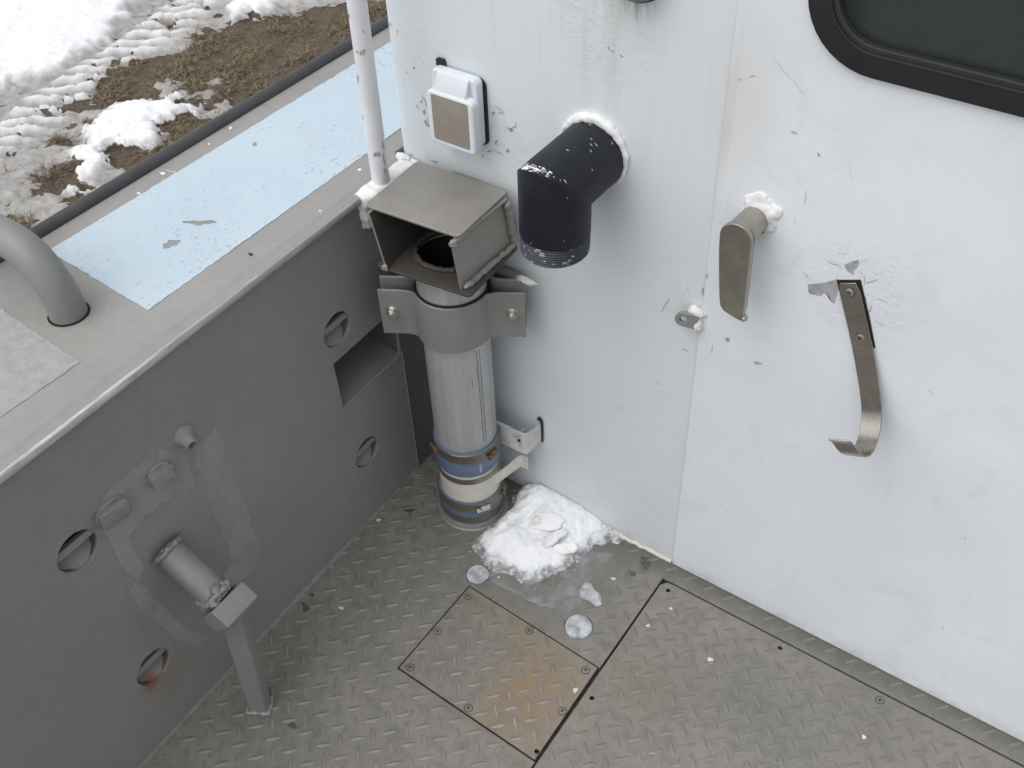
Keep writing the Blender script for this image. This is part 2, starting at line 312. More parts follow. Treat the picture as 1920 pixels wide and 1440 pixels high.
def mk_loz(name, hatch):
    n = NT(name)
    a = n.noise(7, 4); b = n.noise(120, 4, 0.7)
    x, y, z = n.sep()
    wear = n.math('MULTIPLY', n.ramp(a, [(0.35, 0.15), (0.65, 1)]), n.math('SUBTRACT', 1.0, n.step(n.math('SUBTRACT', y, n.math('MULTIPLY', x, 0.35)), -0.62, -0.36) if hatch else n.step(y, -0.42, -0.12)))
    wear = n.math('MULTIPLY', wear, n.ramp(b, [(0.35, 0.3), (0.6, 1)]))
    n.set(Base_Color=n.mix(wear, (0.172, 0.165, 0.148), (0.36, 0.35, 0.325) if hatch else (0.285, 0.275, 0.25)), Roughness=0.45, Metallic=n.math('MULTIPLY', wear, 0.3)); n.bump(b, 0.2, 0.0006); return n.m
M['loz'] = mk_loz('worn_diamond_tops', False); M['loz_hatch'] = mk_loz('hatch_diamond_tops', True)

def mk_snow(name='snow'):
    n = NT(name); x, y, z = n.sep()
    c = n.mix(n.ramp(n.noise(18, 5), [(0.3, 0), (0.7, 1)]), (0.83, 0.85, 0.88), (0.90, 0.91, 0.92))
    wet = n.math('SUBTRACT', 1.0, n.step(n.math('ADD', z, n.math('MULTIPLY', n.math('SUBTRACT', n.noise(60, 5, 0.7), 0.5), 0.016)), 0.003, 0.016))
    c = n.mix(n.math('MULTIPLY', wet, 0.75), c, (0.50, 0.515, 0.525))
    c = n.mix(n.math('MULTIPLY', n.ramp(n.noise(34, 6, 0.7), [(0.60, 0), (0.74, 1)]), 0.25), c, (0.60, 0.59, 0.56))
    n.set(Base_Color=c, Roughness=n.math('SUBTRACT', 0.75, n.math('MULTIPLY', wet, 0.45)), Subsurface_Weight=0.4, Subsurface_Radius=(0.02, 0.025, 0.03), Subsurface_Scale=0.4,
          Alpha=n.math('SUBTRACT', 1.0, n.math('MULTIPLY', n.math('MULTIPLY', wet, n.ramp(n.noise(65, 5, 0.65), [(0.42, 0), (0.58, 1)])), 0.70)))
    n.bump(n.math('ADD', n.noise(320, 4, 0.7), n.math('MULTIPLY', n.noise(60, 4), 1.5)), 0.35, 0.0016); return n.m
M['snow'] = mk_snow()
def mk_ice():
    n = NT('cloudy_ice')
    f = n.ramp(n.noise(55, 5, 0.6), [(0.40, 0), (0.60, 1)])
    c = n.mix(f, (0.34, 0.355, 0.37), (0.56, 0.585, 0.61))
    c = n.mix(n.math('MULTIPLY', n.ramp(n.noise(130, 3, 0.6), [(0.60, 0), (0.68, 1)]), 0.5), c, (0.15, 0.15, 0.15))
    n.set(Base_Color=c, Roughness=0.22, Subsurface_Weight=0.3, Subsurface_Radius=(0.004, 0.005, 0.006), Subsurface_Scale=0.5, IOR=1.31)
    n.bump(n.noise(90, 4, 0.6), 0.4, 0.0015); return n.m
M['ice'] = mk_ice()
def mk_film():
    n = NT('thin_clear_ice')
    n.set(Base_Color=(0.40, 0.41, 0.41), Roughness=0.3, Alpha=n.ramp(n.noise(28, 5, 0.65), [(0.38, 0.10), (0.66, 0.62)])); n.bump(n.noise(60, 4), 0.4, 0.002); return n.m
M['film'] = mk_film()
def mk_glass():
    n = NT('dark_window_glass')
    n.set(Base_Color=(0.24, 0.29, 0.30), Roughness=0.05, Transmission_Weight=0.9, IOR=1.45); return n.m
M['glass'] = mk_glass()
M['cab_in'] = mk_simple('cabin_interior', (0.10, 0.115, 0.115), 0.7, 0.3, 8)
M['cab_seat'] = mk_simple('cabin_seat_cover', (0.10, 0.085, 0.065), 0.8, 0.3, 14)

def mk_ground():
    n = NT('snow_and_mud')
    s = n.attr('snow'); k = n.attr('slush')
    mud = n.mix(n.ramp(n.noise(22, 7, 0.75), [(0.35, 0), (0.65, 1)]), (0.042, 0.032, 0.023), (0.115, 0.088, 0.058))
    mud = n.mix(n.math('MULTIPLY', n.ramp(n.noise(90, 5, 0.7), [(0.52, 0), (0.64, 1)]), 0.6), mud, (0.20, 0.155, 0.095))
    clean = n.mix(n.noise(9, 4), (0.80, 0.81, 0.825), (0.86, 0.865, 0.875))
    sl = n.mix(n.ramp(n.noise(16, 6, 0.7), [(0.36, 0), (0.68, 1)]), (0.27, 0.262, 0.248), (0.45, 0.44, 0.425))
    sl = n.mix(n.ramp(n.noise(60, 6, 0.75), [(0.60, 0), (0.68, 1)]), sl, (0.27, 0.225, 0.17))
    wcol = n.mix(k, clean, sl)
    f = n.ramp(n.math('ADD', s, n.math('MULTIPLY', n.math('SUBTRACT', n.noise(70, 5, 0.7), 0.5), 0.5)), [(0.42, 0), (0.56, 1)])
    n.set(Base_Color=n.mix(f, mud, wcol), Roughness=0.8)
    n.bump(n.math('ADD', n.noise(140, 5, 0.7), n.math('MULTIPLY', n.noise(35, 5, 0.6), 2)), 0.4, 0.007); return n.m
M['ground'] = mk_ground()
def mk_grass():
    n = NT('dry_grass'); i = n.noise(5, 3)
    n.set(Base_Color=n.mix(n.ramp(n.noise(40, 4), [(0.35, 0), (0.65, 1)]), (0.075, 0.058, 0.034), (0.29, 0.228, 0.14)), Roughness=0.8); return n.m
M['grass'] = mk_grass()

# ------------------------------------------------------------------ mesh helpers
def frame(ax):
    ax = V(ax).normalized(); t = V((0, 0, 1)) if abs(ax.z) < 0.9 else V((1, 0, 0))
    a = t.cross(ax).normalized(); return a, ax.cross(a), ax
class MB:
    def __init__(s): s.bm = bmesh.new(); s.mi = 0
    def face(s, pts):
        f = s.bm.faces.new([s.bm.verts.new(p) for p in pts]); f.material_index = s.mi; return f
    def rings(s, rings, closed=True, caps=True):
        R = [[s.bm.verts.new(p) for p in r] for r in rings]; n = len(R[0])
        for a, b in zip(R, R[1:]):
            for i in range(n if closed else n - 1):
                j = (i + 1) % n; f = s.bm.faces.new((a[i], a[j], b[j], b[i])); f.material_index = s.mi
        if caps:
            s.bm.faces.new(R[0][::-1]).material_index = s.mi; s.bm.faces.new(R[-1]).material_index = s.mi
        return s
    def box(s, c, size, X=(1, 0, 0), Yv=(0, 1, 0), Zv=(0, 0, 1)):
        c = V(c); X, Yv, Zv = V(X).normalized() * size[0] / 2, V(Yv).normalized() * size[1] / 2, V(Zv).normalized() * size[2] / 2
        return s.rings([[c + X * a + Yv * b + Zv * k for a, b in ((-1, -1), (1, -1), (1, 1), (-1, 1))] for k in (-1, 1)])
    def cyl(s, p0, p1, r0, r1=None, seg=48, caps=True):
        r1 = r0 if r1 is None else r1; p0, p1 = V(p0), V(p1); a, b, _ = frame(p1 - p0)
        return s.rings([[p + (a * math.cos(t) + b * math.sin(t)) * r for t in (2 * PI * i / seg for i in range(seg))] for p, r in ((p0, r0), (p1, r1))], True, caps)
    def lathe(s, base, ax, prof, seg=64, caps=False):
        base = V(base); a, b, x = frame(ax)
        return s.rings([[base + x * h + (a * math.cos(t) + b * math.sin(t)) * r for t in (2 * PI * i / seg for i in range(seg))] for r, h in prof], True, caps)
    def tube(s, path, r, seg=24, caps=True, jit=0.0, seed=0):
        path = [V(p) for p in path]; rs = []; t0 = (path[1] - path[0]).normalized(); a, b, _ = frame(t0)
        for i, p in enumerate(path):
            t = (path[min(i + 1, len(path) - 1)] - path[max(i - 1, 0)]).normalized()
            a = (a - t * a.dot(t)).normalized(); b = t.cross(a)
            rr = r[i] if isinstance(r, (list, tuple)) else r
            ring = []
            for k in range(seg):
                th = 2 * PI * k / seg; d = a * math.cos(th) + b * math.sin(th)
                q = rr
                if jit: q = rr * (1 + jit * mn.noise((p + d * rr) * 160 + V((seed, 0, 0))) + jit * 0.6 * mn.noise((p + d * rr) * 420))
                ring.append(p + d * q)
            rs.append(ring)
        return s.rings(rs, True, caps)
    def prism(s, pts, off):
        off = V(off); pts = [V(p) for p in pts]; return s.rings([pts, [p + off for p in pts]])
    def blob(s, c, r, seed=0, amp=0.25, fr=2.0, nu=36, nv=20):
        c = V(c); rs = []
        for i in range(nv + 1):
            ph = PI * (0.02 + 0.96 * i / nv); ring = []
            for k in range(nu):
                th = 2 * PI * k / nu; d = V((math.sin(ph) * math.cos(th), math.sin(ph) * math.sin(th), math.cos(ph)))
                q = 1 + amp * mn.noise(d * fr + V((seed * 3.1, 0, 0))) + amp * 0.4 * mn.noise(d * fr * 3 + V((0, seed, 0)))
                ring.append(c + V((d.x * r[0], d.y * r[1], d.z * r[2])) * q)
            rs.append(ring)
        return s.rings(rs)
    def build(s, name, mats, parent=None, bevel=0.0, smooth=35, seg=2, sub=0):
        bmesh.ops.recalc_face_normals(s.bm, faces=s.bm.faces[:])
        me = bpy.data.meshes.new(name); s.bm.to_mesh(me); s.bm.free(); return link(name, me, mats, parent, bevel, smooth, seg)
def link(name, me, mats, parent=None, bevel=0.0, smooth=35, seg=2):
    for m in (mats if isinstance(mats, (list, tuple)) else [mats]): me.materials.append(M[m])
    if smooth:
        me.polygons.foreach_set('use_smooth', [True] * len(me.polygons)); me.set_sharp_from_angle(angle=math.radians(smooth))
    o = bpy.data.objects.new(name, me); COL.objects.link(o)
    if parent is not None:
        o.parent = parent; o.matrix_parent_inverse = Matrix.Translation(top_loc(parent)).inverted()
    if bevel:
        b = o.modifiers.new('bevel', 'BEVEL'); b.width = bevel; b.segments = seg; b.limit_method = 'ANGLE'; b.angle_limit = math.radians(40); b.harden_normals = False
    return o
def top_loc(o):
    l = V((0, 0, 0))
    if o.type == 'EMPTY': l = V(o.location)
    return l
def tag(o, label=None, cat=None, group=None, kind=None):
    if label: o['label'] = label
    if cat: o['category'] = cat
    if group: o['group'] = group
    if kind: o['kind'] = kind
    return o
def thing(name, loc, label, cat, group=None):
    o = bpy.data.objects.new(name, None); o.empty_display_size = 0.05; o.location = loc; COL.objects.link(o); return tag(o, label, cat, group)
def plate(name, loops, th, to3d, mats, parent=None, bev=0.0, smooth=14):
    """flat plate with holes: loops[0] outline, others holes; to3d maps (a, b, depth 0..-th)"""
    cu = bpy.data.curves.new('tmp', 'CURVE'); cu.dimensions = '2D'; cu.fill_mode = 'BOTH'; cu.extrude = th / 2 - bev; cu.bevel_depth = bev; cu.bevel_resolution = 1; cu.offset = -bev
    for lp in loops:
        sp = cu.splines.new('POLY'); sp.points.add(len(lp) - 1)
        for q, (a, b) in zip(sp.points, lp): q.co = (a, b, 0, 1)
        sp.use_cyclic_u = True
    t = bpy.data.objects.new('tmp', cu); COL.objects.link(t); dg = bpy.context.evaluated_depsgraph_get(); dg.update()
    me = bpy.data.meshes.new_from_object(t.evaluated_get(dg)); bpy.data.objects.remove(t); bpy.data.curves.remove(cu)
    me.materials.clear()
    for v in me.vertices: v.co = to3d(v.co.x, v.co.y, v.co.z - th / 2)
    bm = bmesh.new(); bm.from_mesh(me); bmesh.ops.remove_doubles(bm, verts=bm.verts[:], dist=1e-6); bmesh.ops.recalc_face_normals(bm, faces=bm.faces[:]); bm.to_mesh(me); bm.free(); me.name = name
    return link(name, me, mats, parent, 0, smooth)
def circ(cx, cy, r, n=40, a0=0): return [(cx + r * math.cos(a0 + 2 * PI * i / n), cy + r * math.sin(a0 + 2 * PI * i / n)) for i in range(n)]
def rrect(x0, y0, x1, y1, r, n=10):
    out = []
    for cx, cy, a in ((x1 - r, y1 - r, 0), (x0 + r, y1 - r, PI / 2), (x0 + r, y0 + r, PI), (x1 - r, y0 + r, 3 * PI / 2)):
        out += [(cx + r * math.cos(a + PI / 2 * i / n), cy + r * math.sin(a + PI / 2 * i / n)) for i in range(n + 1)]
    return out
def wob_poly(cx, cy, rx, ry, seed, n=18, rough=0.45, ang=0.0):
    rnd = random.Random(seed); out = []
    ph = [rnd.uniform(0, 6.28) for _ in range(5)]
    for i in range(n):
        t = 2 * PI * i / n; q = 1 + rough * (0.45 * math.sin(2 * t + ph[0]) + 0.35 * math.sin(3 * t + ph[1]) + 0.3 * math.sin(5 * t + ph[2]) + 0.25 * math.sin(7 * t + ph[3])) + rnd.uniform(-0.12, 0.12)
        a, b = rx * q * math.cos(t), ry * q * math.sin(t)
        out.append((cx + a * math.cos(ang) - b * math.sin(ang), cy + a * math.sin(ang) + b * math.cos(ang)))
    return out
# marks are thin flakes a fraction of a millimetre proud of the surface they belong to, drawn in photo pixels then laid on that surface
def flake(mb, fn, poly, mi=1):
    old = mb.mi; mb.mi = mi
    pts = [fn(*p) for p in poly]; c = V((0, 0, 0))
    for p in pts: c += p
    c /= len(pts)
    vs = [mb.bm.verts.new(p) for p in pts]; cv = mb.bm.verts.new(c)
    for i in range(len(vs)):
        f = mb.bm.faces.new((vs[i], vs[(i + 1) % len(vs)], cv)); f.material_index = mi
    mb.mi = old
def crack(mb, fn, pts, wdt, mi=1, seed=0):
    rnd = random.Random(seed); L = []; Rr = []; P = []
    for (x0, y0), (x1, y1) in zip(pts, pts[1:]):
        for k in range(4): P.append((x0 + (x1 - x0) * k / 4 + rnd.uniform(-.8, .8), y0 + (y1 - y0) * k / 4 + rnd.uniform(-.8, .8)))
    P.append(pts[-1])
    for i, (x, y) in enumerate(P):
        a = P[max(i - 1, 0)]; b = P[min(i + 1, len(P) - 1)]; dx, dy = b[0] - a[0], b[1] - a[1]; l = math.hypot(dx, dy) or 1
        ww = 0.75 * wdt * (0.25 + 0.75 * math.sin(PI * (i + 0.5) / len(P))) * rnd.uniform(0.5, 1.2) / 2
        L.append(fn(x - dy / l * ww, y + dx / l * ww)); Rr.append(fn(x + dy / l * ww, y - dx / l * ww))
    for i in range(len(P) - 1):
        f = mb.bm.faces.new([mb.bm.verts.new(q) for q in (L[i], L[i + 1], Rr[i + 1], Rr[i])]); f.material_index = mi
def weld(path, r, name, mat, parent, seed=0, jit=0.45, step=0.004, seg=10):
    P = [V(p) for p in path]; pts = []
    for a, b in zip(P, P[1:]):
        k = max(1, int((b - a).length / step)); pts += [a + (b - a) * i / k for i in range(k)]
    pts.append(P[-1]); rr = [r * (1 + 0.12 * math.sin(i * 1.5 + seed) + random.uniform(-.08, .08)) for i in range(len(pts))]
    rr[0] *= 0.6; rr[-1] *= 0.6
    m = MB(); m.tube(pts, rr, seg, True, jit, seed); return m.build(name, mat, parent, smooth=80)
def screw(parent, c, nrm, r, h=0.0012, name='screw', mat='stain_steel', rot=0.5):
    c, nrm = V(c), V(nrm).normalized(); m = MB(); a, b, _ = frame(nrm)
    m.lathe(c, nrm, [(r * 1.02, 0), (r, h * 0.6), (r * 0.8, h), (r * 0.001, h * 1.15)], 24)
    m.mi = 1; m.lathe(c, nrm, [(r * 1.22, -0.0002), (r * 1.20, 0.0001), (r * 1.0, 0.0001)], 24)
    for t in (rot, rot + PI / 2):
        d = a * math.cos(t) + b * math.sin(t); e = nrm.cross(d)
        m.box(c + nrm * h * 1.05, (r * 1.25, r * 0.26, h * 0.6), d, e, nrm)
    return m.build(name, [mat, 'seam_dirt'], parent)
def hexnut(parent, c, nrm, r, h, name='nut', mat='bright_steel'):
    m = MB(); c, nrm = V(c), V(nrm).normalized()
    m.cyl(c, c + nrm * 0.0015, r * 1.35, None, 32); m.cyl(c + nrm * 0.0015, c + nrm * (0.0015 + h), r, None, 6)
    m.cyl(c + nrm * h, c + nrm * (h + 0.005), r * 0.62, None, 24); return m.build(name, mat, parent, bevel=0.0008)

# ================================================================== DECK
def inside(poly, x, y):
    c = False; n = len(poly)
    for i in range(n):
        (x0, y0), (x1, y1) = poly[i], poly[i - 1]
        if (y0 > y) != (y1 > y) and x < (x1 - x0) * (y - y0) / (y1 - y0) + x0: c = not c
    return c
def edist(poly, x, y):
    d = 9
    for i in range(len(poly)):
        (x0, y0), (x1, y1) = poly[i], poly[i - 1]; dx, dy = x1 - x0, y1 - y0
        t = max(0, min(1, ((x - x0) * dx + (y - y0) * dy) / (dx * dx + dy * dy + 1e-12))); d = min(d, math.hypot(x - x0 - dx * t, y - y0 - dy * t))
    return d
PITCH = 0.0381
def add_lozenges(o, poly, org, z=0.0, skip=None, margin=0.006, holes=(), rot=0.0, mi=1, h=0.0014):
    bm = bmesh.new(); bm.from_mesh(o.data)
    xs = [p[0] for p in poly]; ys = [p[1] for p in poly]; rnd = random.Random(3)
    x0, x1, y0, y1 = min(xs), min(max(xs), 1.75), max(min(ys), -1.5), max(ys)
    for i in range(int((x0 - org[0]) / PITCH) - 1, int((x1 - org[0]) / PITCH) + 2):
        for j in range(int((y0 - org[1]) / PITCH) - 1, int((y1 - org[1]) / PITCH) + 2):
            for kind in (0, 1):
                cx = org[0] + (i + 0.5 * kind) * PITCH; cy = org[1] + (j + 0.5 * kind) * PITCH
                if not inside(poly, cx, cy) or edist(poly, cx, cy) < margin: continue
                if any(math.hypot(cx - a, cy - b) < r + 0.009 for a, b, r in holes): continue
                if skip and rnd.random() < skip(cx, cy): continue
                an = (PI * 0.75 if kind == 0 else PI * 0.25) + rot; d = V((math.cos(an), math.sin(an), 0)); e = V((-d.y, d.x, 0)); c = V((cx, cy, z))
                hh = h * rnd.uniform(0.8, 1.1)
                def ring(L, W, zz, n=12):
                    out = []
                    for k in range(n):
                        t = 2 * PI * k / n; ct, st = math.cos(t), math.sin(t)
                        sx = math.copysign(abs(ct) ** 0.75, ct); sy = math.copysign(abs(st) ** 1.8, st)
                        out.append(bm.verts.new(c + d * (L * sx) + e * (W * sy) + V((0, 0, zz))))
                    return out
                A = ring(0.0142, 0.0044, -0.0001); B = ring(0.0122, 0.0030, hh * 0.7); T = ring(0.0092, 0.0013, hh)
                for a, b, m_ in ((A, B, 0), (B, T, mi)):
                    for k in range(12):
                        f = bm.faces.new((a[k], a[(k + 1) % 12], b[(k + 1) % 12], b[k])); f.material_index = m_; f.smooth = True
                f = bm.faces.new(T); f.material_index = mi; f.smooth = True
    bm.to_mesh(o.data); bm.free()

flat = lambda x, y, d: V((x, y, d))
HATCH = [(0.2568, -0.2502), (0.2538, -0.4485), (0.5372, -0.4560), (0.5358, -0.2625)]
DRAIN = [(0.4668, -0.2118, 0.0255), (0.2540, -0.2200, 0.0220)]
DECK = [(-0.02, -0.0005), (-0.02, -2.2), (0.5392, -2.2), (0.5395, -0.4595), (0.2515, -0.4515), (0.2545, -0.2475), (0.5390, -0.2600), (0.5405, -0.0405), (2.2, -0.0440), (2.2, -0.0005)]
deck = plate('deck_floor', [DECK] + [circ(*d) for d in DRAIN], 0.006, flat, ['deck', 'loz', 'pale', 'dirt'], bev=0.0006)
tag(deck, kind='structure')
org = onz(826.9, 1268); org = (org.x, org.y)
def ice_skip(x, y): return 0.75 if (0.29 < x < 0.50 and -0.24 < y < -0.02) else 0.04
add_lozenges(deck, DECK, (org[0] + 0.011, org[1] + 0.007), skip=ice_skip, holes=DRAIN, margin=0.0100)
# paint drips and wet dirt lying in the deck's surface
mb = MB(); mb.bm.from_mesh(deck.data)
fz = lambda z: (lambda px, py: onz(px, py, z))
rnd = random.Random(5)
for (px, py, rx, ry, mi) in ((1210, 1055, 9, 13, 3), (1183, 1076, 8, 6, 3), (570, 1138, 8, 9, 3), (765, 955, 10, 6, 3), (548, 1360, 8, 5, 3), (585, 1115, 4, 3, 3), (640, 1140, 5, 3, 2), (710, 975, 4, 3, 2), (1150, 1085, 4, 3, 2)):
    flake(mb, fz(0.0007), wob_poly(px, py, rx, ry, px, rough=0.35), mi)
bmesh.ops.recalc_face_normals(mb.bm, faces=[f for f in mb.bm.faces if f.material_index > 1]); mb.bm.to_mesh(deck.data); mb.bm.free()
for p in deck.data.polygons:
    if p.material_index > 1 and p.normal.z < 0: p.flip()

mb = MB(); mb.box((1.09, -1.10, -0.405), (2.22, 2.196, 0.79)); hb = mb.build('hull_bottom', 'seam_dirt', smooth=0); tag(hb, kind='structure')

hc = thing('hatch_cover', (0.396, -0.354, 0), 'small rust-stained diamond plate hatch cover screwed into the deck beside two ice plugs', 'hatch')
ho = plate('plate', [HATCH] + [circ(0.5320, -0.4425, 0.0042, 20)], 0.005, flat, ['hatch', 'loz_hatch'], hc, bev=0.0006)
SCR = [(0.268, -0.268), (0.2655, -0.356), (0.2695, -0.438), (0.397, -0.4435), (0.399, -0.2665), (0.5215, -0.277), (0.5290, -0.362)]
add_lozenges(ho, HATCH, org, holes=[(a, b, 0.003) for a, b in SCR], margin=0.010)
for k, (a, b) in enumerate(SCR): screw(hc, (a, b, 0.0006), (0, 0, 1), 0.0062, 0.0007, 'screw', 'deck', rot=k * 0.7)

PANEL = [(0.5435, -0.0560), (0.5415, -2.2), (2.2, -2.2), (2.2, -0.0480), (0.560, -0.0440), (0.552, -0.0455)]
PH = [(0.561, -0.059, 0.0042), (0.776, -0.0575, 0.0042), (0.557, -0.315, 0.0042), (1.17, -0.06, 0.0042), (0.557, -0.62, 0.0042)]
dp = thing('deck_panel', (1.2, -1.0, 0), 'large removable diamond plate floor panel with empty screw holes along the cabin wall', 'deck panel')
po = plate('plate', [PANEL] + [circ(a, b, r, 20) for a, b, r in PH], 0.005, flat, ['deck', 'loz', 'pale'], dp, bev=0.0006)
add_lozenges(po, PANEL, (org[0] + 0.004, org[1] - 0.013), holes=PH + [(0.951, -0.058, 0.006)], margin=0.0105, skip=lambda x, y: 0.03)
mb = MB(); mb.bm.from_mesh(po.data)
for px, py, rx, ry in ((1332, 1238, 5, 6), (1620, 1382, 4, 4), (1215, 1173, 3.5, 3), (1258, 1141, 3, 2.5), (1079, 1294, 4.5, 4.5)):
    flake(mb, fz(0.0012), wob_poly(px, py, rx, ry, px, rough=0.3), 2)
mb.bm.to_mesh(po.data); mb.bm.free()
for p in po.data.polygons:
    if p.material_index > 1 and p.normal.z < 0: p.flip()
screw(dp, (0.951, -0.0585, 0.0002), (0, 0, 1), 0.0062, 0.0006, 'plug', 'deck', rot=0.2)

# ================================================================== BULWARK
bwk = thing('bulwark', (0, -0.6, 0), 'dark grey metal bulwark with pale blue side deck and drain openings', 'bulwark')
tb = lambda a, b, d: bw(a, b, d)
HOL = [(0.2178, 0.4785), (0.2056, 0.1710), (0.7400, 0.4850), (0.7238, 0.1715)]
HR = 0.0315
plate('side_plate', [[(0.0757, 0.002), (2.2, 0.002), (2.2, 0.668), (0.0757, 0.668)], [(0.0800, 0.3195), (0.2385, 0.3165), (0.2405, 0.4200), (0.0800, 0.4205)]] + [circ(a, b, HR, 40) for a, b in HOL], 0.006, tb, 'bulwark', bwk, bev=0.0009)
o = plate('corner_plate', [[(-0.002, 0.002), (0.0755, 0.002), (0.0755, 0.668), (-0.002, 0.668)]], 0.005, lambda a, b, d: bw(a, b, d - 0.0012), 'dark_plate_and_shade', bwk, bev=0.0006); o['label'] = 'darker corner plate next to the cabin'
sp_ = bpy.data.objects['side_plate']; sp_.data.materials.append(M['bul_worn'])
mb = MB(); mb.bm.from_mesh(sp_.data); rnd = random.Random(31)
fb_ = lambda px, py: onb(px, py, 0.0004)
for P in ([(406, 800), (422, 825), (419, 862), (434, 875), (450, 912), (460, 944), (472, 981), (487, 1031), (481, 1062), (462, 1081), (437, 1103), (415, 1084), (434, 1053), (425, 1016), (406, 981), (387, 937), (369, 900), (366, 844), (384, 825)],
          [(283, 838), (322, 848), (350, 852), (366, 905), (350, 925), (300, 945), (265, 975), (238, 1010), (270, 1060), (262, 1092), (226, 1060), (197, 1000), (180, 985), (192, 930), (230, 893), (262, 872)],
          [(240, 1095), (262, 1090), (300, 1130), (352, 1180), (392, 1192), (376, 1210), (330, 1195), (285, 1160), (250, 1130)]):
    Q = []
    for (xa, ya), (xb, yb) in zip(P, P[1:] + P[:1]):
        for k in range(5): Q.append((xa + (xb - xa) * k / 5 + rnd.uniform(-2.6, 2.6), ya + (yb - ya) * k / 5 + rnd.uniform(-2.6, 2.6)))
    f = mb.bm.faces.new([mb.bm.verts.new(fb_(*q)) for q in Q]); f.material_index = 1; f.normal_update()
    if f.normal.dot(NB) < 0: f.normal_flip()
mb.bm.to_mesh(sp_.data); mb.bm.free()
# recess behind the square opening: sloped floor
def quadbox(name, faces, mat, parent, smooth=0):
    m = MB()
    for f in faces: m.face(f)
    bmesh.ops.remove_doubles(m.bm, verts=m.bm.verts[:], dist=1e-5)
    return m.build(name, mat, parent, smooth=smooth)
u0, u1, z0, z1, D = 0.0780, 0.2425, 0.3150, 0.4220, 0.180
a0, a1, a2, a3 = bw(u0, z0, -0.0055), bw(u1, z0, -0.0055), bw(u1, z1, -0.0055), bw(u0, z1, -0.0055)
b0, b1, b2, b3 = bw(u0, 0.345, -D), bw(u1, 0.345, -D), bw(u1, z1, -D), bw(u0, z1, -D)
quadbox('recess_floor', [(a0, a1, b1, b0)], 'bulwark', bwk); quadbox('recess_box', [(b0, b1, b2, b3), (a1, a2, b2, b1), (a0, b0, b3, a3), (a3, b3, b2, a2)], 'dark_plate_and_shade', bwk)  # box sides coloured darker than the floor, deep shade put into the paint
for k, (a, b) in enumerate(HOL):
    m = MB(); n = 40; R = HR + 0.001
    front = [bw(a + R * math.cos(t), b + R * math.sin(t), -0.0055) for t in (2 * PI * i / n for i in range(n))]
    back = [bw(a + R * math.cos(t), b + R * math.sin(t), -0.090) for t in (2 * PI * i / n for i in range(n))]
    m.rings([front, back], True, False); m.bm.faces.new([m.bm.verts.new(p) for p in back])
    o = m.build('drain_cup', 'dark_plate_and_shade', bwk, smooth=60)  # darker colour inside the cup paints in the shade of the opening
    def chord(z_): return math.sqrt(max(0.0, R * R - z_ * z_)) * 0.998
    m = MB()   # bar across the opening, dark slot above, sloping lip below
    m.rings([[bw(a + q * chord(zz), b + zz, dd) for zz, dd in ((0.0105, -0.0085), (0.0015, -0.0055), (0.0010, -0.0140), (0.0100, -0.0160))] for q in (-1, -0.33, 0.33, 1)]); m.build('flap', 'bulwark', bwk, smooth=20)
    m = MB(); m.rings([[bw(a + q * chord(zz), b + zz, dd) for q in (-1, -0.5, 0, 0.5, 1)] for zz, dd in ((-0.0060, -0.0290), (-0.014, -0.0210), (-0.022, -0.0130), (-0.0312, -0.0040))], False, False)
    o = m.build('sloping_lip', 'bulwark', bwk, smooth=0); o.modifiers.new('thick', 'SOLIDIFY').thickness = 0.001
    rr_ = [0.0011 + 0.0009 * mn.noise(V((math.cos(t) * 3, math.sin(t) * 3, k * 4))) + 0.0005 * max(0, -math.sin(t)) for t in (2 * PI * i / 60 for i in range(61))]
    m = MB(); m.tube([bw(a + (HR + 0.0012) * math.cos(t), b + (HR + 0.0012) * math.sin(t), -0.0008) for t in (2 * PI * i / 60 for i in range(61))], rr_, 8, False, 0.7, k); m.build('weld_ring', 'bulwark', bwk, smooth=80)
weld([bw(0.0757, 0.004, 0.0), bw(0.0757, 0.318, 0.0)], 0.0015, 'weld_bead', 'bulwark', bwk, 1)
weld([bw(0.082, 0.3175, 0.0005), bw(0.15, 0.3172, 0.0005)], 0.0022, 'weld_bead', 'bead', bwk, 2)
m = MB()   # folded foot strip where the side meets the deck
pass
rs = []
for k in range(420):
    u_ = 0.08 + k * 0.005; q = 1 + 0.45 * mn.noise(V((u_ * 60, 0, 2))) + 0.3 * mn.noise(V((u_ * 190, 3, 2)))
    rs.append([bw(u_, 0.0006, 0.0003), bw(u_, 0.0006, 0.0055 * q), bw(u_, 0.0026 * q, 0.0042 * q), bw(u_, 0.0060 * q, 0.0003)])
m.rings(rs); m.build('foot_weld', 'deck', bwk, smooth=60)

# cap, with rolled inner lip and a fold line
def capx(y): return -0.0227 * y + 0.0055
prof = [(-0.328, 0.600), (-0.328, 0.6815), (-0.3265, 0.683)]
lip = [(-0.0205, 0.6833), (-0.0185, 0.6846), (-0.0155, 0.6846), (-0.0130, 0.6832), (-0.0040, 0.6830), (0.0000, 0.6824), (0.0030, 0.6804), (0.0046, 0.6770), (0.0046, 0.6735), (0.0032, 0.6700), (0.0005, 0.6685), (-0.0055, 0.6685)]
m = MB(); rs = []
for i in range(0, 89):
    y = -0.0006 - i * 0.025; k = capx(y)
    rs.append([V((x, y, z)) for x, z in prof] + [V((x + k + 0.0006 * mn.noise(V((0, y * 6, 3))), y, z + 0.0005 * mn.noise(V((0, y * 9, x * 40))))) for x, z in lip] + [V((-0.30, y, 0.6685)), V((-0.30, y, 0.600))])
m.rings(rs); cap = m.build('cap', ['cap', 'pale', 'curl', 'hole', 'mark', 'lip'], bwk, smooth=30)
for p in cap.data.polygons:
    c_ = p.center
    if c_.x > capx(c_.y) + 0.0000 and c_.z > 0.6715 and c_.y < -0.05: p.material_index = 5
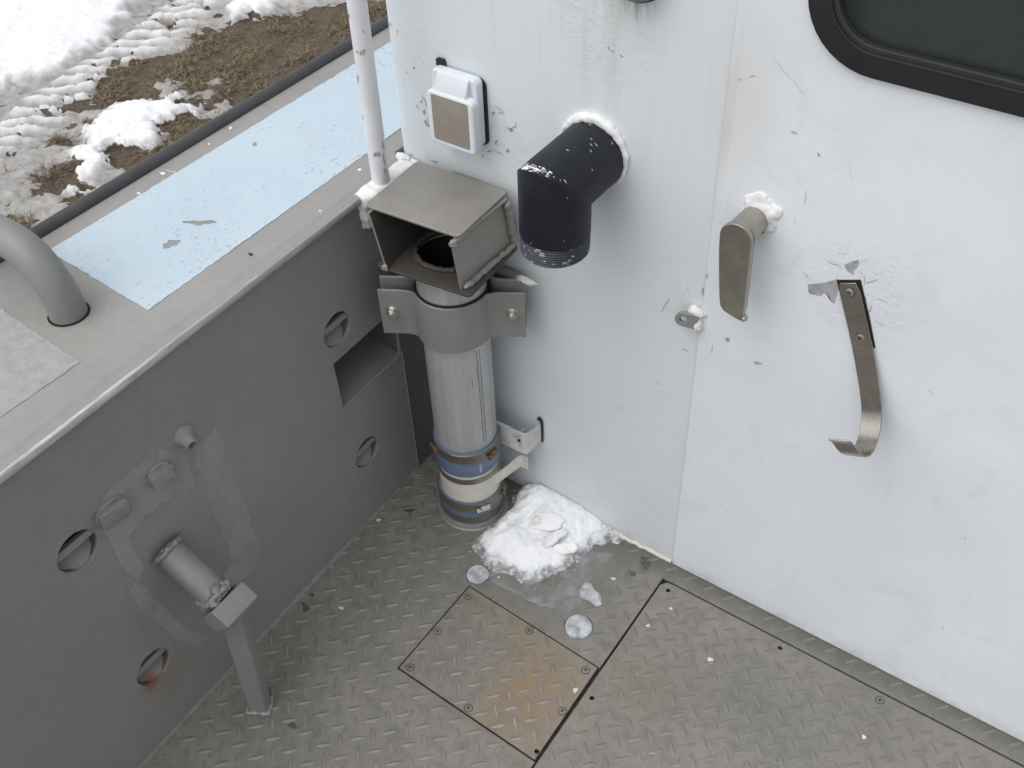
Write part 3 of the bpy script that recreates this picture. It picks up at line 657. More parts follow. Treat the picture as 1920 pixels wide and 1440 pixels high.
m = MB(); m.prism([(-0.328, 0.0002, 0.600), (-0.328, 0.0002, 0.6815), (-0.3265, 0.0002, 0.683), (-0.0240, 0.0002, 0.683), (-0.0240, 0.0002, 0.600)], (0, 1.7, 0)); m.build('cap', 'cap', bwk, smooth=30)
# seam line pressed into the outer strip of the cap, specks of paint
mb = MB(); mb.bm.from_mesh(cap.data)
fc = lambda px, py: onz(px, py, 0.6834)
crack(mb, fc, [(190, 428), (330, 350), (450, 283), (560, 218), (655, 158)], 4.0, 4, 3)
for px, py, r, mi in ((305, 325, 4, 2), (245, 340, 2.5, 2), (260, 362, 3, 2), (432, 240, 3, 2), (470, 477, 4, 3), (674, 318, 3.2, 2), (392, 270, 2, 2), (600, 395, 2, 2), (90, 702, 2.5, 1), (52, 690, 2, 1), (14, 708, 3, 1)):
    flake(mb, fc, wob_poly(px, py, r, r * 0.7, px), mi)
crack(mb, fc, [(310, 318), (322, 322), (332, 324)], 1.5, 2, 1); crack(mb, fc, [(308, 300), (314, 292), (330, 286)], 1.2, 2, 2)
mb.bm.to_mesh(cap.data); mb.bm.free()
for p in cap.data.polygons:
    if p.material_index in (1, 2, 3, 4) and p.normal.z < 0: p.flip()
# painted nonskid areas are thin raised coats with ragged edges
def coat(name, pts, z, mat, seed, amp=0.0017, th=0.0008, extra=()):
    P = []; rnd = random.Random(seed)
    for (x0, y0), (x1, y1) in zip(pts, pts[1:] + pts[:1]):
        L = math.hypot(x1 - x0, y1 - y0); k = max(2, int(L / 0.003)); nx, ny = -(y1 - y0) / L, (x1 - x0) / L
        for i in range(k):
            t = i / k; w_ = amp * mn.noise(V((seed, (x0 + (x1 - x0) * t) * 70, (y0 + (y1 - y0) * t) * 70))) if i else 0
            w_ += amp * 0.7 * mn.noise(V((seed + 5, (x0 + (x1 - x0) * t) * 260, (y0 + (y1 - y0) * t) * 260))) if i else 0
            P.append((x0 + (x1 - x0) * t + nx * w_, y0 + (y1 - y0) * t + ny * w_))
    return plate(name, [P] + list(extra), th, lambda a, b, d: V((a, b, z + th + d)), mat, bwk)
worn1 = [(p.x, p.y) for p in (onz(*q, 0.6835) for q in wob_poly(375, 418, 27, 4.5, 11, 26, 0.5, 0.05))]
worn2 = [(p.x, p.y) for p in (onz(*q, 0.6835) for q in wob_poly(321, 458, 14, 7.5, 4, 22, 0.4, -0.35))]
worn3 = [(p.x, p.y) for p in (onz(*q, 0.6835) for q in wob_poly(478, 271, 5, 3.5, 6, 14, 0.4, -0.3))]
coat('blue_paint', [(-0.2845, -0.4735), (-0.0555, -0.4865), (-0.0595, -0.02), (-0.0640, 0.10), (-0.0640, 1.2), (-0.2760, 1.2), (-0.2770, 0.18)], 0.6834, 'blue', 4, extra=(worn1, worn2, worn3))
o = coat('grey_paint', [(-0.0497, -0.6039), (-0.2800, -0.5900), (-0.2800, -1.6), (-0.0350, -1.6), (-0.0520, -0.72)], 0.6834, 'skid', 9)
m = MB(); m.tube([(-0.3325, y, 0.6845) for y in np.linspace(-2.2, 1.7, 60)], 0.0120, 20); m.build('rub_rail', 'rail', bwk, smooth=60)
m = MB(); m.rings([[V((-0.330, y, 0.64)), V((-0.334, y, 0.60)), V((-0.30, y, -0.35)), V((0.10, y, -0.74)), V((0.14, y, -0.70)), V((-0.27, y, -0.33)), V((-0.304, y, 0.60))] for y in (-2.2, 1.7)]); m.build('hull_side', 'hull', bwk, smooth=0)
# cut-off fittings left on the side plate
m = MB(); c = bw(0.5394, 0.5215, 0)
m.lathe(c, NB + V((0.1, -0.2, -0.25)), [(0.0185, -0.004), (0.0165, 0.003), (0.0115, 0.008), (0.0095, 0.015), (0.0090, 0.020), (0.0066, 0.0204), (0.0063, 0.009), (0.0001, 0.008)], 40); m.build('pipe_stub', 'bead', bwk, smooth=50)
for (px, py, ru, rz, sd) in ((300, 889, 0.026, 0.017, 1), (211, 960, 0.032, 0.019, 2)):
    p = onb(px, py, 0.004); m = MB()
    m.box(p, (ru * 1.5, rz * 1.6, 0.011), UB + V((0, 0, 0.12)), V((0, 0, 1)), NB); bmesh.ops.subdivide_edges(m.bm, edges=m.bm.edges[:], cuts=6, use_grid_fill=True)
    for v in m.bm.verts:
        d = v.co - p; a, b = d.dot(UB) / ru, d.z / rz; q = max(0.0, 1 - 0.28 * (a * a + b * b)); v.co = p + d * (0.80 + 0.20 * q) + NB * (0.004 * q) + V([mn.noise(v.co * 90 + V((sd + i, 0, 0))) for i in range(3)]) * 0.0022
    bmesh.ops.smooth_vert(m.bm, verts=m.bm.verts[:], factor=0.4, use_axis_x=True, use_axis_y=True, use_axis_z=True)
    m.build('weld_stub', 'bead', bwk, smooth=70)
    weld([p + UB * (ru * 0.72 * math.cos(t)) + V((0, 0, rz * 0.86 * math.sin(t))) - NB * 0.003 for t in np.linspace(0, 2 * PI, 30)], 0.0030, 'weld_bead', 'bead', bwk, sd, 0.7)

# ================================================================== CABIN WALL AND DOOR
cw = thing('cabin_wall', (0.26, 0, 0), 'white painted cabin wall with peeling paint behind the black elbow pipe', 'cabin wall')
x0, r = -0.0226, 0.035
def seamx(z): return 0.5389 - 0.0081 * z / 1.05
m = MB(); arc = [(x0 + r - r * math.sin(t), r - r * math.cos(t)) for t in np.linspace(0, PI / 2, 14)]
rs = []
for z in (0.0008, 2.1):
    out = [(seamx(z) - 0.0006, 0.0)] + arc + [(x0, 1.7), (x0 + 0.02, 1.7), (x0 + 0.02, 0.045), (seamx(z) - 0.0006, 0.02)]
    rs.append([V((a, b, z)) for a, b in out])
m.rings(rs)
fw = lambda px, py: ony(px, py, -0.0007)
def chip(px, py, rx, ry, sd, mi=1, ang=0.0, rough=0.6, fn=fw, mb=m): flake(mb, fn, wob_poly(px, py, rx * 0.8, ry * 0.8, sd, 16, rough, ang), mi)
# flaked places round the socket and the corner
for q in ((795, 210, 3, 6, 1, 1, 0.3), (801, 233, 3.5, 9, 2, 2, -0.5), (790, 190, 1.5, 5, 8, 2, 0.4), (925, 213, 2.5, 6, 3, 2, 0.2), (938, 212, 5, 1.3, 4, 2, 0.2), (958, 244, 5, 3, 5, 2, 0.9), (930, 267, 4, 5, 6, 1, 0.4), (918, 284, 5, 3, 7, 2, 0), (952, 283, 3, 5, 8, 2, 0.2), (850, 272, 7, 3, 9, 1, 0.4), (835, 266, 5, 2.5, 10, 2, 0.3), (868, 280, 3, 2, 12, 1, 0), (905, 292, 1.5, 3, 13, 2, 0), (815, 303, 7, 2, 14, 1, 0.3), (1106, 272, 1, 1, 1, 1, 0), (776, 128, 1.5, 4, 16, 2, 0.2), (763, 136, 1, 2.5, 17, 2, 0.0), (730, 46, 2.5, 5, 18, 1, 0), (745, 60, 1, 4, 19, 2, 0), (1141, 90, 2, 3, 20, 2, 0), (1148, 96, 4, 1.5, 21, 1, 0.3), (1165, 105, 4, 1.5, 22, 1, 0.2), (770, 290, 2.5, 2, 23, 1, 0), (1160, 765, 5, 0.8, 24, 1, 0.1), (1235, 720, 4, 0.8, 25, 1, 0.4), (1290, 540, 1.2, 2, 26, 2, 0), (1232, 464, 1, 1, 27, 2, 0), (1285, 656, 6, 1.2, 28, 1, 0.4)):
    chip(*q)
for k, pts in enumerate(([(790, 178), (797, 190), (800, 202)], [(800, 222), (806, 230), (809, 240)], [(928, 200), (940, 208), (945, 213)], [(948, 236), (955, 242), (966, 238), (968, 230)], [(925, 280), (934, 287), (944, 290)], [(780, 195), (785, 204)], [(1240, 585), (1255, 560)])): crack(m, fw, pts, 2.2, 2, k)
m.build('wall_panel', ['white', 'bare', 'chip_dark', 'curl'], cw, smooth=30)
m = MB(); m.prism([(0.415, -0.0005, 0.0002), (0.415, -0.0048, 0.0002), (0.415, -0.0038, 0.0035), (0.415, -0.0005, 0.0055)], (0.1215, 0.0, 0)); bmesh.ops.subdivide_edges(m.bm, edges=[e for e in m.bm.edges if e.calc_length() > 0.1], cuts=30, use_grid_fill=True)
for v in m.bm.verts: v.co += V((0, 0.002, 0.0015)) * mn.noise(v.co * V((90, 20, 20)))
m.build('caulk', 'pvc', cw, smooth=60)
# lock eye welded at the seam
pe = ony(1285, 593, -0.012); m = MB()
pad = MB()
px_, pz_ = 0.5185, 0.5900
ring_o = [(px_ - 0.004 + 0.0125 * math.cos(t), 0.0125 * math.sin(t)) for t in np.linspace(PI * 0.5, PI * 1.5, 14)]
outl = [(0.5355, 0.012)] + [(a, b) for a, b in ring_o] + [(0.5355, -0.014)]
yaw_ = 0.5
def padto(a, b, d): return V((a, -0.0075 - (0.5355 - a) * 0.25 + d * 0.9, pz_ + b))
o = plate('lock_eye', [outl, circ(px_ - 0.004, 0, 0.0058, 20)], 0.007, padto, 'clamp', cw, bev=0.0008)
m = MB(); m.blob((0.5290, -0.007, pz_ + 0.013), (0.0135, 0.007, 0.0095), 3, 0.35); m.build('sealant', 'white_lump', cw, smooth=80)
m = MB(); m.blob((0.5335, -0.008, pz_ - 0.008), (0.0065, 0.0085, 0.014), 5, 0.3); m.build('sealant', 'white_lump', cw, smooth=80)

dr = thing('cabin_door', (1.3, 0, 0), 'white cabin door panel with dark rounded window and worn seam on its left edge', 'cabin door')
WX0, WX1, WZ0, WZ1, WR = 0.6105, 1.36, 1.0118, 1.56, 0.088
DT = 0.0045
wl = lambda a, b, d: V((a, -DT - d, b))
DO = [(seamx(0.0012) + 0.0007, 0.0012), (2.2, 0.0012), (2.2, 2.1), (seamx(2.1) + 0.0007, 2.1)]
leaf = plate('door_panel', [DO, rrect(WX0 + 0.012, WZ0 + 0.012, WX1 - 0.012, WZ1 - 0.012, WR - 0.012)], 0.024, wl, ['white', 'bare', 'chip_dark', 'curl', 'mark', 'pale'], dr, bev=0.0008)
mb = MB(); mb.bm.from_mesh(leaf.data)
fd = lambda px, py: ony(px, py, -DT - 0.0005)
def dchip(*a): chip(*a, fn=fd, mb=mb)
flake(mb, fd, [(1515, 533), (1523, 533), (1548, 530), (1571, 523), (1576, 531), (1575, 541), (1570, 549), (1564, 569), (1558, 566), (1555, 556), (1545, 549), (1538, 555), (1525, 552), (1518, 551), (1515, 545)], 1)
flake(mb, fd, [(1583, 497), (1596, 491), (1610, 487), (1611, 494), (1606, 502), (1601, 508), (1600, 516), (1596, 513), (1590, 509), (1586, 504)], 1)
for q in ((1364, 637, 5.5, 5.5, 31, 1, 0, 0.15), (1420, 681, 8, 3.5, 32, 1, 0.1), (1318, 546, 3, 8, 33, 1, -0.1), (1325, 518, 3, 6, 34, 4, 0.0), (1335, 655, 1.2, 9, 35, 4, 0.05), (1535, 290, 2, 6, 36, 2, -0.5), (1510, 372, 1.2, 12, 37, 4, 0.1), (1490, 248, 8, 1.5, 38, 4, 0.5), (1520, 385, 1.2, 1.2, 39, 2, 0), (1490, 414, 1.5, 1.5, 40, 2, 0), (1620, 560, 4, 6, 41, 1, 0.3), (1632, 580, 2, 7, 42, 1, 0.2), (1768, 1178, 2, 7, 43, 5, 0.5), (1810, 1009, 2, 2, 44, 4, 0), (1745, 735, 5, 1, 45, 4, 1.0), (1372, 705, 1.5, 1.5, 46, 1, 0), (1388, 149, 3, 3, 47, 4, 0), (1410, 143, 8, 1.5, 48, 4, 0)):
    dchip(*q)
for k, (pts, wd, mi) in enumerate((([(1550, 490), (1558, 494), (1572, 497), (1582, 505)], 2.0, 2), ([(1503, 508), (1512, 518), (1522, 526)], 1.6, 4), ([(1570, 475), (1582, 476), (1590, 474)], 1.6, 4), ([(1608, 505), (1622, 520), (1620, 535)], 1.8, 4), ([(1622, 530), (1636, 528), (1646, 524)], 2.0, 2), ([(1612, 492), (1628, 485)], 1.5, 4), ([(1449, 104), (1462, 125), (1490, 155), (1508, 178)], 1.3, 4), ([(1480, 245), (1492, 252)], 1.6, 4), ([(1592, 310), (1598, 340)], 1.0, 4), ([(1640, 560), (1665, 566)], 1.6, 4), ([(1640, 600), (1660, 612)], 1.4, 4))): crack(mb, fd, pts, wd, mi, k + 20)
mb.bm.to_mesh(leaf.data); mb.bm.free()
for p in leaf.data.polygons:
    if p.material_index > 0 and p.normal.y > 0: p.flip()
plate('window_gasket', [rrect(WX0, WZ0, WX1, WZ1, WR), rrect(WX0 + 0.027, WZ0 + 0.027, WX1 - 0.027, WZ1 - 0.027, WR - 0.027)], 0.012, lambda a, b, d: V((a, -DT - 0.0070 - d, b)), 'rubber', dr, bev=0.0015)
plate('window_frame', [rrect(WX0 + 0.025, WZ0 + 0.025, WX1 - 0.025, WZ1 - 0.025, WR - 0.025), rrect(WX0 + 0.033, WZ0 + 0.033, WX1 - 0.033, WZ1 - 0.033, WR - 0.033)], 0.010, lambda a, b, d: V((a, -DT - 0.0035 - d, b)), 'frame_dark', dr, bev=0.0015)
plate('window_glass', [rrect(WX0 + 0.026, WZ0 + 0.026, WX1 - 0.026, WZ1 - 0.026, WR - 0.026)], 0.004, lambda a, b, d: V((a, 0.003 - d, b)), 'glass', dr)
m = MB(); m.box((1.0, 0.75, 1.0), (1.9, 0.02, 2.0)); m.box((1.0, 0.40, 0.72), (1.9, 0.68, 0.02)); m.box((1.0, 0.40, 1.95), (1.9, 0.68, 0.02)); m.box((0.058, 0.40, 1.33), (0.02, 0.68, 1.2)); m.box((1.94, 0.40, 1.33), (0.02, 0.68, 1.2)); m.build('cabin_lining', 'cab_in', cw, smooth=0)
m = MB(); m.box((1.02, 0.28, 0.90), (0.42, 0.10, 0.36), (1, 0.25, 0), (-0.25, 1, 0.1)); m.box((1.02, 0.20, 0.79), (0.42, 0.26, 0.10)); m.build('seat_back', 'cab_seat', cw, bevel=0.03, seg=4)

# ================================================================== VENT PIPE
AX = V((0.1485, -0.0900, 0))
vp = thing('vent_pipe', (AX.x, AX.y, 0), 'grey aluminium vent pipe with open box hood and blue hose joints standing in the corner', 'vent pipe')
zt, zb = 0.704, 0.6084
T = [onz(*q, zt) for q in ((683, 384), (860, 444), (953, 358), (782, 301))]      # FL FR BR BL
B = [onz(*q, zb) for q in ((704, 497), (881, 556), (973, 461))]; B.append(B[0] + B[2] - B[1])
def inset(P, k): c = sum(P, V((0, 0, 0))) / 4; return [c + (p - c) * k for p in P]
def rpoly(P, r, n=5):
    out = []
    for i, p in enumerate(P):
        a, b = (P[i - 1] - p).normalized(), (P[(i + 1) % len(P)] - p).normalized()
        for k in range(n + 1):
            t = k / n; out.append(p + a * r * (1 - t) ** 2 + b * r * t ** 2)
    return out
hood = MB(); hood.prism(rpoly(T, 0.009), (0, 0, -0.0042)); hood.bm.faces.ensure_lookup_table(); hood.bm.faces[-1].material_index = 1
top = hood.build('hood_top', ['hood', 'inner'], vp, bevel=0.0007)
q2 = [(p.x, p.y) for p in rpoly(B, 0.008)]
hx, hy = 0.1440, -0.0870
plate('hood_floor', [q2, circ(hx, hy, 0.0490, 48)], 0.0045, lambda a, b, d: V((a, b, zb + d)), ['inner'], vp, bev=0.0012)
# side plates
def wallp(t0, t1, b0, b1, th, nm, outn):
    off = V(outn).normalized() * th; m = MB(); m.prism([b0, b1, t1, t0], -off); m.bm.faces.ensure_lookup_table(); m.bm.faces[-1].material_index = 1
    return m.build(nm, ['hood', 'inner'], vp, bevel=0.0005, smooth=0)
dz = V((0, 0, 0.0042))
tFL, tFR, tBR, tBL = [p - dz for p in (onz(688, 394, zt), onz(847, 449, zt), onz(948, 364, zt), onz(790, 305, zt))]
bFL, bFR, bBR = onz(722, 503, zb), onz(866, 543, zb), onz(962, 458, zb); bBL = onz(810, 415, zb)
wallp(tFR, tBR, bFR, bBR, 0.004, 'hood_side', (1, 0, 0.1)); wallp(tFL, tBL, bFL, bBL, -0.004, 'hood_side', (1, 0, 0.1))
wallp(tBL + V((0, 0.002, 0)), tBR + V((0, 0.002, 0)), bBL + V((0, 0.002, 0)), bBR + V((0, 0.002, 0)), 0.004, 'hood_back', (0, 1, 0))
weld([bFR + V((0.004, 0.002, 0.003)), bBR + V((0.004, -0.001, 0.003))], 0.0052, 'weld_bead', 'weld', vp, 3, 0.5)
weld([bBR + V((0.003, -0.001, 0.004)), tBR + V((0.005, -0.004, -0.006)), ], 0.0060, 'weld_bead', 'weld', vp, 4, 0.5)
weld([tBR + V((0.002, 0.0, -0.003)), tFR + V((0.0025, 0.0, -0.0025))], 0.0028, 'weld_bead', 'weld', vp, 5, 0.5)
m = MB(); m.blob(bFL + V((0.002, -0.002, 0.003)), (0.006, 0.004, 0.005), 2, 0.4); m.build('weld_spot', 'weld', vp, smooth=80)
m = MB(); m.blob(tFR + V((0.002, 0, -0.003)), (0.006, 0.005, 0.006), 4, 0.4); m.build('weld_spot', 'weld', vp, smooth=80)
weld([V((hx + 0.0505 * math.cos(t), hy + 0.0505 * math.sin(t), zb + 0.0025)) for t in np.linspace(0, 2 * PI, 60)], 0.0045, 'weld_ring', 'inner', vp, 6, 0.5)
m = MB(); m.box(((tBL.x + tBR.x) / 2 + 0.01, -0.0085, 0.655), (0.10, 0.0165, 0.07)); m.build('standoff', 'hood', vp, bevel=0.002)
# pipe, slightly leaning so that its mouth meets the hood
RP = 0.0560
lean = V((hx - AX.x, hy - AX.y, zb)).normalized()
m = MB(); m.lathe(AX, lean, [(RP, 0.19), (RP, zb - 0.0045), (RP - 0.006, zb - 0.0045), (RP - 0.006, 0.19)], 96); m.build('pipe', 'pipe', vp, smooth=40)
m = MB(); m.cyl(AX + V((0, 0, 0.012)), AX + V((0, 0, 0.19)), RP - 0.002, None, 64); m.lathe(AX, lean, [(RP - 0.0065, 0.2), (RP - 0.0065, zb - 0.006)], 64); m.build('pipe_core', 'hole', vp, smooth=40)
# seam running down the right of the pipe
m = MB(); a_ = math.radians(-12); d_ = V((math.cos(a_), math.sin(a_), 0))
for da in (-0.10, 0.0): 
    d_ = V((math.cos(a_ + da), math.sin(a_ + da), 0)); m.tube([AX + lean * z + d_ * (RP + 0.0001) for z in np.linspace(0.222, 0.44, 30)], 0.0011, 8, True, 0.5, int(da * 50))
m.build('pipe_seam', 'bright_steel', vp, smooth=80)
# clamp: front and back straps, bolted ears
th = math.radians(30); E_ = V((math.cos(th), math.sin(th), 0)); G_ = V((E_.y, -E_.x, 0))
ca = AX + V((lean.x, lean.y, 0)) * 0.5
def strap(name, sgn, s1, t0, z0, z1, mat):
    r_in = 0.0590; tk = 0.0045
    def path(ri):
        a0 = math.asin(min(0.99, (t0 + 0.016) / (ri + 0.006))); P = []
        arc = [(-ri * math.cos(a), ri * math.sin(a)) for a in np.linspace(a0, PI - a0, 40)]
        ear = [(-s1, t0 + (ri - r_in)), (-0.083, t0 + (ri - r_in))]
        f0 = ear[-1]; f1 = arc[0]; mid = (f1[0] - 0.0035, t0 + (ri - r_in) + 0.0005)
        fil = [((1 - t) ** 2 * f0[0] + 2 * t * (1 - t) * mid[0] + t * t * f1[0], (1 - t) ** 2 * f0[1] + 2 * t * (1 - t) * mid[1] + t * t * f1[1]) for t in np.linspace(0.15, 0.85, 8)]
        left = ear + fil; right = [(-a, b) for a, b in left[::-1]]
        return left + arc + right
    o_, i_ = path(r_in + tk), path(r_in)
    m = MB(); n = len(o_); rs = []
    for (so, to), (si, ti) in zip(o_, i_):
        po, pi = ca + E_ * so + G_ * to * sgn, ca + E_ * si + G_ * ti * sgn
        rs.append([V((po.x, po.y, z0)), V((po.x, po.y, z1)), V((pi.x, pi.y, z1)), V((pi.x, pi.y, z0))])
    m.rings(rs); return m.build(name, mat, vp, bevel=0.0012, smooth=40)
fs = strap('clamp_strap', 1, 0.1170, 0.0150, 0.4530, 0.5440, 'clamp')
strap('clamp_strap', -1, 0.1165, 0.0030, 0.4560, 0.5530, 'clamp')
m = MB(); m.lathe(AX, lean, [(0.0565, 0.4515), (0.0592, 0.4515), (0.0592, 0.5455), (0.0565, 0.5455)], 80); m.build('clamp_liner', 'gasket', vp, smooth=40)
for s, zz in ((-0.0975, 0.5000), (0.0965, 0.5020)):
    c = ca + E_ * s + G_ * 0.0196 + V((0, 0, zz)); m = MB(); m.cyl(c - G_ * 0.03, c, 0.0052, None, 24); m.build('bolt', 'stain_steel', fs); hexnut(fs, c, G_, 0.0082, 0.0075)
m = MB(); m.blob(ca + E_ * 0.118 + G_ * -0.002 + V((0, 0, 0.553)), (0.018, 0.006, 0.005), 3, 0.5); m.build('paint_lump', 'bracket_white', vp, smooth=80)
m = MB(); c = ca + E_ * 0.085 - G_ * 0.03 + V((0, 0, 0.5)); m.box((c.x, (c.y - 0.004) / 2 - 0.004, 0.5), (0.05, abs(c.y) + 0.0, 0.09)); m.build('standoff', 'clamp', vp, bevel=0.002)
# hose joints, sleeve and bands
def lz(name, prof, mat, parent=vp, smooth=40): 
    m = MB(); m.lathe(AX, (0, 0, 1), prof, 80); return m.build(name, mat, parent, smooth=smooth)
h1 = lz('hose_joint', [(0.0562, 0.208), (0.0600, 0.208), (0.0604, 0.205), (0.0604, 0.170), (0.0598, 0.164), (0.0604, 0.158), (0.0602, 0.148), (0.0560, 0.147)], 'hose')
lz('hose_clamp', [(0.0605, 0.186), (0.0616, 0.186), (0.0616, 0.2055), (0.0605, 0.2065)], 'band', h1)
lz('sleeve', [(0.0550, 0.155), (0.0572, 0.153), (0.0572, 0.060), (0.0550, 0.058)], 'pvc')
lz('strap_band', [(0.0573, 0.125), (0.0584, 0.125), (0.0584, 0.138), (0.0573, 0.138)], 'band')
h2 = lz('hose_joint', [(0.0575, 0.074), (0.0612, 0.074), (0.0616, 0.071), (0.0616, 0.014), (0.056, 0.012)], 'hose')
for z0_, z1_ in ((0.052, 0.0735), (0.020, 0.036)): lz('hose_clamp', [(0.0618, z0_), (0.0629, z0_), (0.0629, z1_), (0.0618, z1_)], 'band', h2)
lz('base_flange', [(0.055, 0.0135), (0.0625, 0.0135), (0.0635, 0.012), (0.0645, 0.0025), (0.0680, 0.0008), (0.055, 0.0008)], 'clamp')
def worm(px, py, z, parent, mat, R=0.063, tilt=0.0, sc=1.0):
    d = ray(px, py); p = onz(px, py, z); dd = V((p.x - AX.x, p.y - AX.y, 0)).normalized(); t = V((-dd.y, dd.x, 0)); c = V((AX.x, AX.y, z)) + dd * (R + 0.003)
    m = MB(); m.box(c, (0.018 * sc, 0.007, 0.014 * sc), t, dd, (0, 0, 1)); b = m.build('clamp_housing', mat, parent, bevel=0.0015)
    m = MB(); m.cyl(c - t * 0.010 * sc + dd * 0.001, c - t * 0.019 * sc + dd * 0.001, 0.0052 * sc, None, 6); m.mi = 1; m.box(c - t * 0.0192 * sc + dd * 0.001, (0.0012, 0.0014, 0.008 * sc), t, dd, (0, 0, 1)); m.build('clamp_screw', [mat, 'hole'], parent, bevel=0.0005)
worm(908, 948, 0.0605, h2, 'bright_steel'); worm(953, 915, 0.060, h2, 'rust_steel', 0.061, sc=0.9); worm(945, 858, 0.190, h1, 'rust_steel', 0.061, sc=0.9); worm(812, 842, 0.194, h1, 'rust_steel', 0.061, sc=0.8)
# printed mark on the hose
m = MB(); p = onz(902, 880, 0.165); dd = V((p.x - AX.x, p.y - AX.y, 0)).normalized(); t = V((-dd.y, dd.x, 0))
for k in range(5):
    zz = 0.176 - k * 0.0042
    m.box(V((AX.x, AX.y, zz)) + dd * 0.0606, (0.0042, 0.0006, 0.0008), t, dd, (0, 0, 1)); m.box(V((AX.x, AX.y, zz - 0.0018)) + dd * 0.0606 + t * (0.0015 if k % 2 else -0.0013), (0.0009, 0.0006, 0.0026), t, dd, (0, 0, 1))
m.build('print', 'hose_print', h1)
# cream arm clipped round the sleeve, reaching for the wall
m = MB(); pth = [(V((0.1900, -0.1220, 0.098)), 0.030), (V((0.2030, -0.0930, 0.104)), 0.026), (V((0.2160, -0.0560, 0.112)), 0.026), (V((0.2240, -0.0330, 0.118)), 0.030), (V((0.2310, -0.0290, 0.118)), 0.034), (V((0.2400, -0.0300, 0.116)), 0.034)]
rs = []
for i, (p, h_) in enumerate(pth):
    t = (pth[min(i + 1, len(pth) - 1)][0] - pth[max(i - 1, 0)][0]).normalized(); nrm = V((t.y, -t.x, 0)).normalized()
    rs.append([p + nrm * 0.0022 + V((0, 0, -h_ / 2)), p + nrm * 0.0022 + V((0, 0, h_ / 2)), p - nrm * 0.0022 + V((0, 0, h_ / 2)), p - nrm * 0.0022 + V((0, 0, -h_ / 2))])
m.rings(rs); m.build('sleeve_arm', 'pvc', vp, bevel=0.0012)

wbk = thing('wall_bracket', (0.25, 0, 0.19), 'chipped white L-shaped bracket on the cabin wall beside the vent pipe', 'bracket')
m = MB(); pts = [(0.2535, -0.0012), (0.2515, -0.006), (0.2500, -0.020), (0.2480, -0.037), (0.2450, -0.0425), (0.2390, -0.0440), (0.215, -0.0440), (0.175, -0.0445)]
rs = []
for i, (a, b) in enumerate(pts):
    A, Bn = V((*pts[max(i - 1, 0)], 0)), V((*pts[min(i + 1, len(pts) - 1)], 0)); t = (Bn - A).normalized(); nrm = V((t.y, -t.x, 0)); zl, zh = (0.1600, 0.2130) if i > 2 else (0.1620, 0.2080)
    rs.append([V((a, b, zl)) + nrm * 0.0013, V((a, b, zh)) + nrm * 0.0013, V((a, b, zh)) - nrm * 0.0013, V((a, b, zl)) - nrm * 0.0013])
m.rings(rs)
fbk = lambda px, py: ony(px, py, -0.0462)
for q in ((968, 818, 8, 7, 51, 1, 0.3), (958, 802, 9, 2.5, 52, 1, 0.35), (980, 806, 6, 2, 53, 1, -0.3), (975, 832, 4, 6, 54, 1, 0.2)): chip(*q, fn=fbk, mb=m)
flake(m, fbk, wob_poly(973, 826, 3, 3, 1, 12, 0.05), 2)
m.build('arm', ['bracket_white', 'mark', 'hole'], wbk, smooth=30)
m = MB(); m.tube([(0.2470, -0.004, 0.2220), (0.2520, -0.0035, 0.2195), (0.2545, -0.003, 0.214), (0.2555, -0.003, 0.195), (0.2555, -0.003, 0.175), (0.2550, -0.003, 0.162)], [0.004, 0.0034, 0.0026, 0.0022, 0.002, 0.0018], 12); m.build('gasket', 'gasket', wbk, smooth=60)

# ================================================================== BLACK ELBOW PIPE
el = thing('elbow_pipe', (0.348, 0, 0.80), 'matte black mitred elbow pipe with threaded open end pointing down from the cabin wall', 'pipe')
EX, EZ, ER, EY = 0.3485, 0.8025, 0.0490, -0.1005
n = 96; m = MB()
def ering(f): return [f(2 * PI * i / n) for i in range(n)]
h_w = ering(lambda t: V((EX + ER * math.cos(t), -0.001, EZ + ER * math.sin(t))))
h_m = ering(lambda t: V((EX + ER * math.cos(t), EY - ER * math.sin(t), EZ + ER * math.sin(t))))
h_b = ering(lambda t: V((EX + ER * math.cos(t), EY - ER * math.sin(t), 0.7345)))
def rel(a, b, t): return [p.lerp(q, t) for p, q in zip(a, b)]
m.rings([h_w, rel(h_w, h_m, 0.5), rel(h_w, h_m, 0.985)], True, False)
rr = [p + (V((EX, EY, EZ)) - p) * 0.012 for p in h_m]
m.rings([rel(h_w, h_m, 0.985), rr, rel(h_m, h_b, 0.02)], True, False); m.rings([rel(h_m, h_b, 0.02), rel(h_m, h_b, 0.5), h_b], True, False)
bmesh.ops.remove_doubles(m.bm, verts=m.bm.verts[:], dist=1e-6)
def cylflake(th0, s0, wth, ws, seed, vertical=True, mi=1, ln=1):
    # flake on the elbow: th0 angle round it, s0 distance below or along
    P = wob_poly(0, 0, wth, ws, seed, 14, 0.7)
    pts = []
    for a, b in P:
        t = th0 + a / ER; k = ER + 0.0005
        pts.append(V((EX + k * math.cos(t), EY - k * math.sin(t), s0 + b)) if vertical else V((EX + k * math.cos(t), s0 + b, EZ + k * math.sin(t))))
    vs = [m.bm.verts.new(p) for p in pts]; c = V((0, 0, 0))
    for p in pts: c += p
    c /= len(pts); t = th0
    cv = m.bm.verts.new(c)
    for i in range(len(vs)): m.bm.faces.new((vs[i], vs[(i + 1) % len(vs)], cv)).material_index = mi
rnd = random.Random(12)
for i in range(60):   # scraped mitre edge
    t = rnd.gauss(1.72, 0.36); y_m = EY - ER * math.sin(t)
    cylflake(t, y_m + rnd.uniform(0.001, 0.016), rnd.uniform(0.0005, 0.0032), rnd.uniform(0.0004, 0.0012), i, False)
